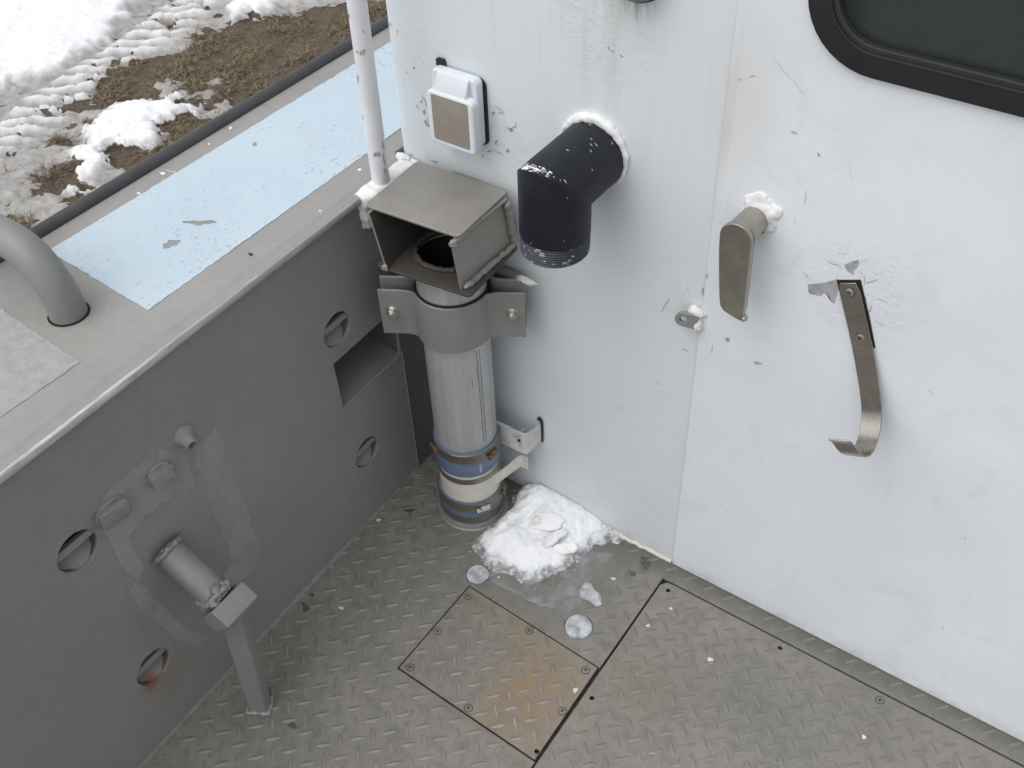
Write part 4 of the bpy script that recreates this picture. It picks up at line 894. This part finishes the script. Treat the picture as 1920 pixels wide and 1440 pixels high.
cylflake(1.95, EY - ER * math.sin(1.95) + 0.006, 0.007, 0.0042, 77, False); cylflake(2.25, EY - ER * math.sin(2.25) + 0.003, 0.006, 0.0018, 78, False); cylflake(1.6, EY - ER * math.sin(1.6) + 0.009, 0.006, 0.002, 79, False)
for i in range(9): cylflake(2.55 + 0.02 * i + rnd.uniform(-.02, .02), 0.800 - 0.0052 * i, 0.0006, 0.0018, 90 + i, True)
for i in range(5): cylflake(rnd.uniform(0.3, 3.0), rnd.uniform(0.735, 0.83), rnd.uniform(0.0003, 0.0008), rnd.uniform(0.0003, 0.0008), 120 + i, True)
for i in range(8): cylflake(rnd.uniform(0.2, 2.2), rnd.uniform(-0.09, -0.01), rnd.uniform(0.0003, 0.003), rnd.uniform(0.0003, 0.0006), 160 + i, False)
m.build('bend', ['elbow', 'curl'], el, smooth=28)
prof = [(ER, 0.1), (ER - 0.001, 0.0)]
prof = [(ER - 0.0003, 0.7347)]
for k in range(7):
    zz = 0.7335 - k * 0.0040; prof += [(ER - 0.0022, zz), (ER - 0.0006, zz - 0.0014), (ER - 0.0006, zz - 0.0022)]
prof += [(ER - 0.003, 0.7040), (ER - 0.010, 0.7040), (ER - 0.010, 0.76)]
m = MB(); m.lathe((EX, EY, 0), (0, 0, 1), prof, 96); m.build('threaded_end', 'thread', el, smooth=25)
m = MB(); m.tube([(EX + (ER + 0.002) * math.cos(t), -0.003, EZ + (ER + 0.004) * math.sin(t)) for t in np.linspace(0, 2 * PI, 90)], [0.0035 + 0.0042 * max(0, math.sin(t - 0.1)) + 0.0012 * mn.noise(V((t * 3, 0, 0))) for t in np.linspace(0, 2 * PI, 90)], 12, False, 0.35, 4); m.build('sealant_ring', 'white_lump', el, smooth=80)

# ================================================================== SOCKET BOX
sb = thing('socket_box', (0.126, 0, 0.81), 'white plastic outlet box with metal-faced hinged lid on the cabin wall', 'socket')
yb = lambda y: (lambda a, b, d: V((a, y - d, b)))
plate('gasket', [rrect(0.0835, 0.7560, 0.1695, 0.8630, 0.012)], 0.0036, lambda a, b, d: V((a, -0.0037 - d, b)), 'gasket', sb, bev=0.0008)
o = plate('base', [rrect(0.0845, 0.7580, 0.1662, 0.8672, 0.010)], 0.016, lambda a, b, d: V((a, -0.0198 - d, b)), 'plastic', sb, bev=0.003)
lid = plate('lid', [rrect(0.0862, 0.7570, 0.1705, 0.8420, 0.009)], 0.0175, lambda a, b, d: V((a, -0.0375 - d, b)), 'plastic', sb, bev=0.0035)
m = MB(); m.prism([(0.0985, -0.0170, 0.8655), (0.0985, -0.0215, 0.8670), (0.0985, -0.0330, 0.8440), (0.0985, -0.0330, 0.836), (0.0985, -0.0170, 0.836)], (0.056, 0, 0)); m.build('hinge', 'plastic', lid, bevel=0.002, seg=3)
plate('face_plate', [rrect(0.0960, 0.7655, 0.1615, 0.8385, 0.004)], 0.0012, lambda a, b, d: V((a, -0.0382 - d, b)), 'gold', lid, bev=0.0003)
m = MB(); m.prism([(0.0845, -0.0055, 0.864), (0.0845, -0.0055, 0.8735), (0.0865, -0.0055, 0.8755), (0.0975, -0.0055, 0.8755), (0.0995, -0.0055, 0.8720), (0.0995, -0.0055, 0.864)], (0, 0.0045, 0)); m.build('gasket', 'gasket', sb)

# ================================================================== RAIL POST
rp = thing('rail_post', (0.0145, -0.079, 0.68), 'white painted upright rail post with grey chips welded on the bulwark corner', 'post')
pc = V((0.0140, -0.0790, 0)); RPR = 0.0140
lp = lambda z: pc + V((0.004, -0.001, 0)) * ((z - 0.68) / 0.3) + V((0, 0, z))
m = MB(); m.tube([lp(z) for z in np.linspace(0.676, 2.0, 40)], RPR, 40)
for (z, an, w_, h_, s) in ((0.905, -1.05, 0.0055, 0.0042, 1), (0.862, -2.05, 0.003, 0.0058, 2), (0.742, -0.80, 0.0045, 0.005, 3), (0.80, -2.2, 0.002, 0.005, 4), (0.73, -0.15, 0.002, 0.009, 5), (0.755, -0.05, 0.0018, 0.006, 6), (0.935, -0.55, 0.001, 0.003, 7), (0.955, -2.0, 0.0015, 0.004, 8), (0.71, -0.2, 0.002, 0.006, 9), (0.98, -1.9, 0.0015, 0.003, 10)):
    P = wob_poly(0, 0, w_, h_, s, 14, 0.6); vs = [m.bm.verts.new(lp(z + b) + V((math.cos(an + a / RPR), math.sin(an + a / RPR), 0)) * (RPR + 0.0005)) for a, b in P]
    m.bm.faces.new(vs).material_index = 1
m.build('tube', ['white_post', 'bare'], rp, smooth=50)
m = MB(); rs = []   # lumpy painted weld along the corner, running up to the cabin and dripping down the side
for i, y in enumerate(np.linspace(-0.126, -0.004, 32)):
    e = math.sin(PI * min(1, (i + 0.3) / 6) / 2); wv = 0.016 * e + 0.003 * mn.noise(V((0, y * 60, 1)))
    hgt = 0.006 * e + 0.003 * e * max(0, mn.noise(V((0, y * 80, 7)))); x_l, x_r = -0.001 * e - 0.003 * mn.noise(V((3, y * 50, 0))), 0.022 + wv * 0.7
    rs.append([V((x_l, y, 0.6825)), V((x_l + 0.004, y, 0.6835 + hgt * 0.8)), V((0.012, y, 0.684 + hgt * 0.5)), V((x_r - 0.003, y, 0.683 + hgt * 0.4)), V((x_r, y, 0.676)), V((x_r - 0.004, y, 0.662)), V((0.003, y, 0.655)), V((0.001, y, 0.67))])
m.rings(rs); bmesh.ops.subdivide_edges(m.bm, edges=m.bm.edges[:], cuts=1, use_grid_fill=True)
for v in m.bm.verts: v.co += V([mn.noise(v.co * 80 + V((k * 5, 0, 0))) for k in range(3)]) * 0.0016
m.build('painted_base', 'white_lump', rp, smooth=80)
m = MB(); m.blob((0.0080, -0.113, 0.648), (0.0085, 0.0155, 0.032), 5, 0.3); m.build('paint_run', 'white_lump', rp, smooth=80)
m = MB(); m.blob((0.002, -0.010, 0.687), (0.013, 0.008, 0.007), 8, 0.3); m.build('weld_lump', 'white_lump', rp, smooth=80)

# ================================================================== BENT GREY TUBE ON THE CAP
tr = thing('bent_tube', (-0.1455, -0.553, 0.683), 'bent grey metal tube rising out of a round hole in the bulwark cap', 'tube')
bx, by = -0.1425, -0.5485; R0 = 0.075
pth = [V((bx, by, z)) for z in (0.6845, 0.692, 0.700)] + [V((bx - R0 * (1 - math.cos(t)), by, 0.702 + R0 * math.sin(t))) for t in np.linspace(0.05, PI / 2, 26)] + [V((bx - R0 - k, by, 0.777)) for k in (0.02, 0.05, 0.09)]
xe = bx - R0 - 0.09
pth += [V((xe - R0 * math.sin(t), by, 0.777 - R0 * (1 - math.cos(t)))) for t in np.linspace(0.08, PI / 2, 20)] + [V((xe - R0, by, z)) for z in (0.66, 0.56, 0.45)]
m = MB(); m.tube(pth, 0.0250, 48); m.build('tube', 'tube', tr, smooth=60)
m = MB(); m.rings([[V((bx + r_ * math.cos(t), by + r_ * math.sin(t), 0.6838)) for t in (2 * PI * i / 48 for i in range(48))] for r_ in (0.024, 0.0282)], True, False); m.build('hole_rim', 'hole', tr, smooth=0)

# ================================================================== BOLLARD
bo = thing('bollard', (0.106, -0.633, 0), 'welded grey metal post with square block and pipe arm joined to the bulwark', 'bollard')
c0 = bw(0.6235, 0.3480, 0); c1 = bw(0.6275, 0.2600, 0.098)
c0 = onb(312, 1030, 0.0); 
ab = bw(0.6245, 0.2960, 0.083)
m = MB(); m.cyl(c0 - (ab - c0).normalized() * 0.004, ab, 0.0235, None, 56); m.build('arm', 'weld', bo, smooth=50)
dirA = (ab - c0).normalized(); a_, b_, _ = frame(dirA)
weld([c0 + (a_ * math.cos(t) + b_ * math.sin(t)) * 0.0255 + dirA * 0.002 for t in np.linspace(0, 2 * PI, 60)], 0.0046, 'weld_bead', 'weld', bo, 7, 0.6)
weld([ab - dirA * 0.008 + (a_ * math.cos(t) + b_ * math.sin(t)) * 0.0245 for t in np.linspace(0, 2 * PI, 60)], 0.0050, 'weld_bead', 'weld', bo, 8, 0.55)
m = MB()
for k in range(9):
    t = 2 * PI * k / 9 + 0.3; q = ab - dirA * (0.004 + 0.006 * (k % 3)) + (a_ * math.cos(t) + b_ * math.sin(t)) * 0.0225
    m.blob(q, (0.0085 + 0.002 * (k % 2), 0.0085, 0.0075), k + 3, 0.4, 2.2, 18, 12)
m.build('weld_collar', 'weld', bo, smooth=80)
m = MB(); bc = ab + dirA * 0.020
m.box(bc, (0.064, 0.062, 0.034), UB, dirA.cross(UB), dirA); m.build('block', 'bead', bo, bevel=0.003)
m = MB(); p_b = V((0.1060, -0.6330, 0.0)); p_t = bc + V((0, 0, -0.010))
X_ = (CR * 1).normalized(); X_ = V((0.86, 0.51, 0)).normalized(); YY_ = V((-X_.y, X_.x, 0))
m.rings([[p + d for d in (X_ * 0.0165 + YY_ * 0.013, X_ * 0.0165 - YY_ * 0.013, -X_ * 0.0165 - YY_ * 0.013, -X_ * 0.0165 + YY_ * 0.013)] for p in (p_b + V((0, 0, 0.0005)), p_t)]); m.build('post', 'tube', bo, bevel=0.0045, seg=3)
P4 = [p_b + X_ * 0.0178 * a + YY_ * 0.014 * b + V((0, 0, 0.003)) for a, b in ((1, 1), (1, -1), (-1, -1), (-1, 1), (1, 1))]
weld(P4, 0.0042, 'weld_bead', 'weld', bo, 9, 0.7)

# ================================================================== DOOR HANDLE
hd = thing('door_handle', (0.594, -0.003, 0.79), 'dull metal lever handle hanging down from a white sealant blob on the cabin door', 'handle')
hxc, hzc = 0.5925, 0.7880
m = MB(); m.cyl((hxc, -0.006, hzc), (hxc - 0.001, -0.050, hzc), 0.0188, 0.0200, 56); m.mi = 1; m.cyl((hxc + 0.0125, -0.014, hzc - 0.0105), (hxc + 0.0150, -0.014, hzc - 0.0130), 0.0032, None, 16); m.build('shaft', ['stain_steel', 'hole'], hd, smooth=40)
def lever_outline(y, k=1.0, dz=0.0):
    top = [(hxc - 0.0025 + 0.0215 * k * math.cos(t), hzc + dz + 0.0215 * k * math.sin(t)) for t in np.linspace(0, PI, 18)]
    low = [(0.5700, 0.765), (0.5735, 0.735), (0.5795, 0.690), (0.5825, 0.676), (0.5880, 0.6690), (0.600, 0.6655), (0.6130, 0.6625), (0.6160, 0.6660), (0.6155, 0.690), (0.6135, 0.740), (0.6120, 0.770)]
    c = (0.595, 0.72)
    return [V((a, y, b)) for a, b in top] + [V((c[0] + (a - c[0]) * k, y, c[1] + (b - c[1]) * k)) for a, b in low]
m = MB(); m.rings([lever_outline(-0.0400, 0.86), lever_outline(-0.0530, 0.99), lever_outline(-0.0585, 1.0), lever_outline(-0.0598, 0.975)]); m.build('lever', 'stain_steel', hd, smooth=28, bevel=0.0006)
m = MB(); m.blob((0.6160, -0.0535, 0.6655), (0.0045, 0.006, 0.0045), 1, 0.05); m.build('lever_tip', 'stain_steel', hd, smooth=80)
m = MB(); m.blob((0.5990, -0.002, 0.8000), (0.0285, 0.0095, 0.0290), 6, 0.26, 1.9, 60, 36); m.build('sealant', 'white_lump', hd, smooth=80)

# ================================================================== COAT HOOK
hk = thing('hook', (0.73, -0.003, 0.70), 'flat stainless steel strap hook screwed to the cabin door amid flaking paint', 'hook')
hp0 = V((0.7255, -DT - 0.0025, 0.7410)); hd_ = V((0.054, 0, -0.125)).normalized(); hn = V((0, -1, 0)); hw = hd_.cross(hn)
K = [(0.0, 0.001), (0.03, 0.001), (0.06, 0.001), (0.095, 0.002), (0.120, 0.0045), (0.145, 0.0075), (0.165, 0.0105), (0.184, 0.0150), (0.198, 0.022), (0.209, 0.033), (0.217, 0.047), (0.2205, 0.061), (0.2185, 0.074), (0.211, 0.086), (0.201, 0.095), (0.189, 0.102), (0.177, 0.107), (0.167, 0.112), (0.160, 0.118)]
K2 = []
for i in range(len(K) - 1):
    for t in (0, 0.5): K2.append((K[i][0] + (K[i + 1][0] - K[i][0]) * t, K[i][1] + (K[i + 1][1] - K[i][1]) * t))
K2.append(K[-1]); m = MB(); rs = []
for i, (s, q) in enumerate(K2):
    A, Bq = K2[max(i - 1, 0)], K2[min(i + 1, len(K2) - 1)]; t = (hd_ * (Bq[0] - A[0]) + hn * (Bq[1] - A[1])).normalized(); nr = hw.cross(t)
    wd = 0.0138 if i else 0.0108
    c = hp0 + hd_ * s + hn * q; rs.append([c + hw * wd + nr * 0.0013, c - hw * wd + nr * 0.0013, c - hw * wd - nr * 0.0013, c + hw * wd - nr * 0.0013])
m.rings(rs); m.build('strap', 'hook_steel', hk, bevel=0.0006, smooth=50)
for s in (0.013, 0.082): screw(hk, hp0 + hd_ * s + hn * 0.0027, hn, 0.0058, 0.0016, 'screw', 'stain_steel', rot=0.3 + s * 10)
m = MB(); m.prism([hp0 + hd_ * s + hw * q + hn * -0.0008 for s, q in ((-0.0025, -0.0160), (0.05, -0.0165), (0.100, -0.0150), (0.102, 0.0140), (0.05, 0.0148), (-0.0025, 0.0148))], hn * -0.0015); m.build('backing', 'gasket', hk)

# ================================================================== ROUND FITTING AT THE TOP EDGE OF THE VIEW
ft = thing('wall_fitting', (0.398, 0, 1.06), 'round grey fitting with rusty drips high on the wall above the black elbow pipe', 'wall fitting')
m = MB(); m.lathe((0.398, -0.0005, 1.0745), (0, -1, 0), [(0.046, 0.0), (0.046, 0.006), (0.040, 0.012), (0.034, 0.030), (0.026, 0.036), (0.001, 0.038)], 48); m.build('housing', 'tube', ft, smooth=40)
m = MB(); m.lathe((0.398, -0.0004, 1.0745), (0, -1, 0), [(0.0490, 0.0), (0.0485, 0.002), (0.045, 0.0025)], 48); m.build('gasket', 'gasket', ft, smooth=40)
# ================================================================== SNOW AND ICE ON THE DECK
def snoise(x, y, f, s=0): return mn.noise(V((x * f, y * f, s)))
SP = [(0.204, -0.168), (0.206, -0.130), (0.214, -0.098), (0.219, -0.070), (0.206, -0.040), (0.203, -0.006), (0.230, -0.0012), (0.437, -0.0012), (0.425, -0.022), (0.400, -0.045), (0.397, -0.088), (0.378, -0.135), (0.358, -0.176), (0.335, -0.186), (0.312, -0.193), (0.275, -0.200), (0.238, -0.191)]
m = MB(); st = 0.0016; nx, ny = int(0.27 / st), int(0.22 / st); grid = {}
for i in range(nx):
    for j in range(ny):
        x, y = 0.18 + i * st, -0.2185 + j * st
        xx, yy = x + 0.009 * snoise(x, y, 45, 1) + 0.004 * snoise(x, y, 130, 2), y + 0.009 * snoise(x, y, 45, 5) + 0.004 * snoise(x, y, 130, 6)
        if y > -0.010: yy = y
        if not inside(SP, xx, min(yy, -0.0013)): continue
        # distance to the free edges only (the wall does not thin it)
        d = min(edist(SP[:6] + [(0.2, 0.3), (0.6, 0.3)] + SP[8:], xx, yy), 0.2)
        e = (1 - math.exp(-d / 0.024)) * min(1, 0.25 + d / 0.016)
        big = 0.030 + 0.020 * math.exp(-(((x - 0.245) / 0.045) ** 2 + ((y + 0.030) / 0.060) ** 2)) + 0.016 * math.exp(-(((x - 0.330) / 0.065) ** 2 + ((y + 0.035) / 0.050) ** 2)) + 0.016 * math.exp(-(((x - 0.240) / 0.028) ** 2 + ((y + 0.115) / 0.045) ** 2)) - 0.014 * math.exp(-(((x - 0.40) / 0.04) ** 2)) - 0.010 * math.exp(-(((y + 0.185) / 0.03) ** 2))
        cre = math.exp(-(((x - 0.262 - (y + 0.09) * 0.35) / 0.007) ** 2)) * math.exp(-(((y + 0.085) / 0.03) ** 2)) * 0.022
        dent = 0.016 * math.exp(-(((x - 0.335) / 0.022) ** 2 + ((y + 0.085) / 0.016) ** 2))
        h = e * (big + 0.008 * snoise(x, y, 26, 3) + 0.0035 * snoise(x, y, 75, 4)) - cre - dent + 0.0007 * snoise(x, y, 260, 8) * min(1, e * 2)
        if y > -0.012: h *= 0.80
        grid[i, j] = m.bm.verts.new((x, y, max(0.0012, h)))
for (i, j), v in list(grid.items()):
    q = [grid.get(k) for k in ((i, j), (i + 1, j), (i + 1, j + 1), (i, j + 1))]
    if all(q): m.bm.faces.new(q)
# broken slabs of crust lying in the hollow
for c_, sz, ax_, ay_ in (((0.312, -0.074, 0.040), (0.062, 0.034, 0.007), (0.9, 0.45, 0.05), (-0.45, 0.85, 0.55)), ((0.340, -0.092, 0.034), (0.018, 0.056, 0.008), (0.9, -0.4, 0.25), (0.3, 0.9, 0.20)), ((0.366, -0.095, 0.023), (0.042, 0.022, 0.012), (0.8, 0.6, 0.1), (-0.6, 0.8, 0.5))):
    X_ = V(ax_).normalized(); Y_ = V(ay_); Y_ = (Y_ - X_ * Y_.dot(X_)).normalized(); Zn_ = X_.cross(Y_); rs = []; nn = 40
    for q, hh in ((0.2, -0.5), (0.9, -0.5), (1.0, -0.2), (1.0, 0.2), (0.93, 0.42), (0.7, 0.5), (0.35, 0.54), (0.05, 0.55)):
        ring = []
        for k in range(nn):
            t = 2 * PI * k / nn; ct, st_ = math.cos(t), math.sin(t); e_ = (abs(ct) ** 3.2 + abs(st_) ** 3.2) ** (-1 / 3.2) * (1 + 0.34 * mn.noise(V((ct * 1.7 + c_[0] * 90, st_ * 1.7, 4))) + 0.16 * mn.noise(V((ct * 6, st_ * 6, c_[1] * 70))))
            p = V(c_) + X_ * (ct * e_ * q * sz[0] / 2) + Y_ * (st_ * e_ * q * sz[1] / 2) + Zn_ * (hh * sz[2])
            ring.append(p + Zn_ * 0.005 * mn.noise(p * 60) + Zn_ * 0.002 * mn.noise(p * 180) - V((0, 0, 0.003)))
        rs.append(ring)
    m.rings(rs)
rnd = random.Random(21)   # loose crumbs along the edge
for k in range(34):
    i_ = rnd.randrange(9, len(SP)); a_, b_ = SP[i_], SP[(i_ + 1) % len(SP)]; t = rnd.random()
    x, y = a_[0] + (b_[0] - a_[0]) * t + rnd.gauss(0, 0.009), a_[1] + (b_[1] - a_[1]) * t + rnd.gauss(0, 0.009) - 0.004
    q = abs(rnd.gauss(0.0012, 0.0014)) + 0.0006; m.blob((x, min(y, -0.006), q * 0.5), (q, q * rnd.uniform(0.7, 1.2), q * 0.7), k, 0.4, 2, 10, 6)
sn = m.build('snow_pile', 'snow', smooth=180); tag(sn, 'heap of white melting snow against the cabin wall at the foot of the vent pipe', 'snow')
def ice_disc(cx, cy, r, label, seed, dome=0.0065, z=0.0):
    m = MB(); rs = []
    for k, (q, hh) in enumerate(((1.0, -0.004), (1.0, 0.0004), (0.93, 0.55), (0.75, 0.85), (0.45, 1.0), (0.15, 0.95))):
        rs.append([V((cx + r * q * (1 + 0.05 * mn.noise(V((math.cos(t) * 2, math.sin(t) * 2, seed)))) * math.cos(t), cy + r * q * math.sin(t) * (1 + 0.05 * mn.noise(V((math.cos(t) * 2, math.sin(t) * 2, seed + 9)))), (z + dome * hh + 0.0022 * mn.noise(V((q * math.cos(t) * 2.2, q * math.sin(t) * 2.2, seed)))) if k > 1 else hh)) for t in (2 * PI * i / 48 for i in range(48))])
    m.rings(rs); return tag(m.build('ice_plug', 'ice', smooth=60), label, 'ice', 'ice plugs in the deck drain holes')
ice_disc(*DRAIN[0][:2], 0.0245, 'round cloudy ice plug standing clear of the snow, near the hatch edge and deck seam', 2)
ice_disc(*DRAIN[1][:2], 0.0205, 'grey ice plug half hidden by the snow edge at the hatch corner', 5, 0.0015, -0.001)
m = MB(); c = onz(1108, 1114); P = [onz(*q) for q in ((1098, 1090), (1108, 1094), (1116, 1106), (1128, 1118), (1129, 1134), (1118, 1138), (1104, 1127), (1088, 1122), (1086, 1108))]
m.rings([[V((p.x, p.y, 0.0008)) for p in P], [V((p.x, p.y, 0.0045)) + (c - p) * 0.10 for p in P], [V((p.x, p.y, 0.0065)) + (c - p) * 0.5 for p in P]]); tag(m.build('ice_chip', 'ice', smooth=50), 'thin white flake of ice between the snow heap and the round ice plug', 'ice')
m = MB(); P = [onz(*q) for q in ((905, 1075), (930, 1095), (975, 1118), (1010, 1135), (1050, 1142), (1068, 1150), (1080, 1140), (1092, 1128), (1095, 1100), (1120, 1075), (1150, 1040), (1100, 1030), (1000, 1060), (930, 1060))]
PP = []
for p, q in zip(P, P[1:] + P[:1]):
    for k in range(8):
        x = p.lerp(q, k / 8); PP.append(V((x.x + 0.003 * snoise(x.x, x.y, 80, 1), x.y + 0.003 * snoise(x.x, x.y, 80, 3), 0)))
cc = sum(PP, V((0, 0, 0))) / len(PP)
m.rings([[V((p.x, p.y, 0.0009)) for p in PP], [V((p.x, p.y, 0.0019)) + (cc - p) * 0.04 for p in PP], [V((p.x, p.y, 0.0024)) + (cc - p) * 0.25 for p in PP], [V((p.x, p.y, 0.0026)) + (cc - p) * 0.8 for p in PP]], True, False); tag(m.build('ice_film', 'film', smooth=60), 'clear thin sheet of ice spreading over the deck below the snow heap', 'ice')
# ================================================================== GROUND: mud, slush and snow outside the boat
GZ = -0.80
def gpoly(pts): return np.array([(p.x, p.y) for p in (onz(*q, GZ) for q in pts)])
def np_sdf(poly, X, Y):
    d = np.full(X.shape, 1e9); ins = np.zeros(X.shape, bool); n = len(poly)
    for i in range(n):
        x0, y0 = poly[i]; x1, y1 = poly[i - 1]; dx, dy = x1 - x0, y1 - y0
        t = np.clip(((X - x0) * dx + (Y - y0) * dy) / (dx * dx + dy * dy + 1e-12), 0, 1); d = np.minimum(d, np.hypot(X - x0 - dx * t, Y - y0 - dy * t))
        with np.errstate(divide='ignore', invalid='ignore'): cr = ((y0 > Y) != (y1 > Y)) & (X < (x1 - x0) * (Y - y0) / (y1 - y0) + x0)
        ins ^= cr
    return np.where(ins, -d, d)
def vnoise(X, Y, f, seed):
    r = np.random.RandomState(seed).rand(256, 256).astype(np.float64); X = X * f + 1000; Y = Y * f + 1000
    xi = np.floor(X).astype(int); yi = np.floor(Y).astype(int); u = X - xi; v = Y - yi; u = u * u * (3 - 2 * u); v = v * v * (3 - 2 * v)
    g = lambda a, b: r[a % 256, b % 256]
    return (g(xi, yi) * (1 - u) + g(xi + 1, yi) * u) * (1 - v) + (g(xi, yi + 1) * (1 - u) + g(xi + 1, yi + 1) * u) * v - 0.5
def fbm(X, Y, f, seed, o=4, k=0.55): return sum(vnoise(X, Y, f * 2 ** i, seed + i) * k ** i for i in range(o))
fx = np.arange(-5.0, -1.9, 0.0125); fy = np.arange(0.15, 3.4, 0.0125)
gx = np.concatenate([-np.geomspace(120, 5.2, 26), fx, np.linspace(-1.8, 3, 24), np.geomspace(3.4, 120, 22)])
gy = np.concatenate([-np.geomspace(120, 0.3, 34), fy, np.geomspace(3.6, 120, 26)])
X, Y = np.meshgrid(gx, gy, indexing='ij')
MUD = [[(360, 66), (420, 50), (500, 38), (590, 27), (640, 18), (720, -5), (800, 0), (800, 60), (700, 80), (640, 112), (560, 150), (490, 192), (430, 190), (410, 172), (400, 165), (345, 168), (300, 168), (285, 190), (240, 200), (190, 198), (165, 188), (180, 170), (205, 150), (240, 125), (265, 115), (300, 112), (340, 98), (378, 78)],
       [(420, 222), (395, 220), (370, 228), (330, 240), (300, 248), (288, 275), (250, 282), (225, 290), (212, 305), (230, 325), (300, 330), (420, 270), (450, 230)],
       [(150, 318), (120, 322), (90, 342), (68, 362), (75, 372), (110, 372), (160, 345)], [(85, 375), (80, 385), (110, 392), (142, 378), (138, 368)],
       [(140, 188), (134, 205), (165, 207), (168, 192)], [(160, 228), (158, 242), (178, 240), (192, 226)], [(365, 200), (392, 198), (394, 206), (368, 206)], [(30, 420), (60, 416), (64, 440), (40, 450)], [(120, 272), (165, 258), (180, 245), (150, 262)]]
mud = np.min([np_sdf(gpoly(p), X, Y) for p in MUD], axis=0) + 0.16 * fbm(X, Y, 7, 3) + 0.05 * fbm(X, Y, 40, 9, 3)
CLEAN = [[(-700, -400), (420, -400), (330, -60), (262, 8), (240, 30), (205, 68), (172, 104), (105, 150), (40, 165), (-700, 240)], [(165, 300), (180, 265), (200, 240), (250, 205), (330, 198), (372, 212), (340, 232), (300, 246), (290, 280), (215, 300), (200, 340), (165, 350), (148, 335)], [(440, 40), (500, 22), (640, -12), (700, -60), (500, -40), (430, 20)]]
cl = np.min([np_sdf(gpoly(p), X, Y) for p in CLEAN], axis=0) + 0.10 * fbm(X, Y, 6, 21) + 0.03 * fbm(X, Y, 40, 25, 3)
sm = lambda t: (lambda q: q * q * (3 - 2 * q))(np.clip(t, 0, 1))
snow = sm((mud + 0.01) / 0.05)
clean = 1 - sm((cl + 0.02) / 0.08)
# scattered crumbs of mud showing through thin slush
thin = fbm(X, Y, 16, 41); snow = snow * (1 - sm((thin - 0.33) / 0.12) * (1 - clean) * 0.9)
# tyre lug prints between the clean snow and the slush
p0, p1 = onz(330, 5, GZ), onz(95, 165, GZ); tv = (p1 - p0); tl = tv.length; tv = tv / tl; nv = V((-tv.y, tv.x, 0))
S = (X - p0.x) * tv.x + (Y - p0.y) * tv.y; Nn = (X - p0.x) * nv.x + (Y - p0.y) * nv.y
if (onz(200, 150, GZ) - p0).dot(nv) < 0: Nn = -Nn
band = sm((Nn + 0.02) / 0.06) * (1 - sm((Nn - 0.22) / 0.12)) * sm((S + 1.6) / 0.2) * (1 - sm((S - tl - 0.5) / 0.5))
lug = np.sin((S + Nn * 0.55 + 0.02 * fbm(X, Y, 12, 77)) / 0.105 * 2 * np.pi); lug = sm((lug + 0.1) / 0.7)
Hs = 0.012 + (0.022 * fbm(X, Y, 6, 51) + 0.009 * fbm(X, Y, 34, 55, 3)) * (1 - 0.75 * clean) + clean * 0.042 + band * (lug * 0.034 - 0.010)
Z = GZ + 0.020 * fbm(X, Y, 5, 61) + 0.008 * fbm(X, Y, 45, 63, 3) + snow * np.maximum(Hs, 0.002)
far = np.clip((np.hypot(X + 3.2, Y - 1.6) - 4) / 10, 0, 1); Z = Z * (1 - far) + GZ * far
slush = np.clip(1 - clean - band * lug * 0.75, 0, 1)
n0, n1 = X.shape; co = np.stack([X, Y, Z], -1).reshape(-1, 3)
idx = np.arange(n0 * n1).reshape(n0, n1); fc_ = np.stack([idx[:-1, :-1], idx[1:, :-1], idx[1:, 1:], idx[:-1, 1:]], -1).reshape(-1, 4)
me = bpy.data.meshes.new('ground'); me.from_pydata(co.tolist(), [], fc_.tolist())
for nm, A in (('snow', snow), ('slush', slush)):
    at = me.attributes.new(nm, 'FLOAT', 'POINT'); at.data.foreach_set('value', A.reshape(-1).astype(np.float32))
g = link('ground', me, 'ground', smooth=180); tag(g, kind='structure')
# withered grass in the thawed patches
rg = np.random.RandomState(8); bmv = []; bmf = []
ii = np.argwhere((snow < 0.35) & (X > -4.4) & (X < -1.95) & (Y > 0.2) & (Y < 3.3))
tuft = fbm(X, Y, 8, 91)
sel = ii[rg.randint(0, len(ii), 13000)]
for (i, j) in sel:
    if tuft[i, j] < rg.uniform(-0.02, 0.30): continue
    x, y, z = X[i, j] + rg.uniform(-.007, .007), Y[i, j] + rg.uniform(-.007, .007), Z[i, j] - 0.002
    for _ in range(2):
        an = rg.uniform(0, 6.28); L = rg.uniform(0.03, 0.11); el_ = rg.uniform(-0.05, 0.42); wv = rg.uniform(0.0009, 0.0020)
        d = np.array([math.cos(an) * math.cos(el_), math.sin(an) * math.cos(el_), math.sin(el_)]); sd = np.array([-math.sin(an), math.cos(an), 0]) * wv; b = np.array([x, y, z]); up = np.array([0, 0, 0.008])
        k = len(bmv); mid = b + d * L * 0.55 + up; tip = b + d * L + np.array([0, 0, -0.006])
        bmv += [b - sd, b + sd, mid + sd * 0.8, mid - sd * 0.8, tip]; bmf += [(k, k + 1, k + 2, k + 3), (k + 3, k + 2, k + 4)]
me = bpy.data.meshes.new('dry_grass'); me.from_pydata([tuple(v) for v in bmv], [], bmf)
gr = link('dry_grass', me, 'grass', smooth=0); tag(gr, kind='stuff')
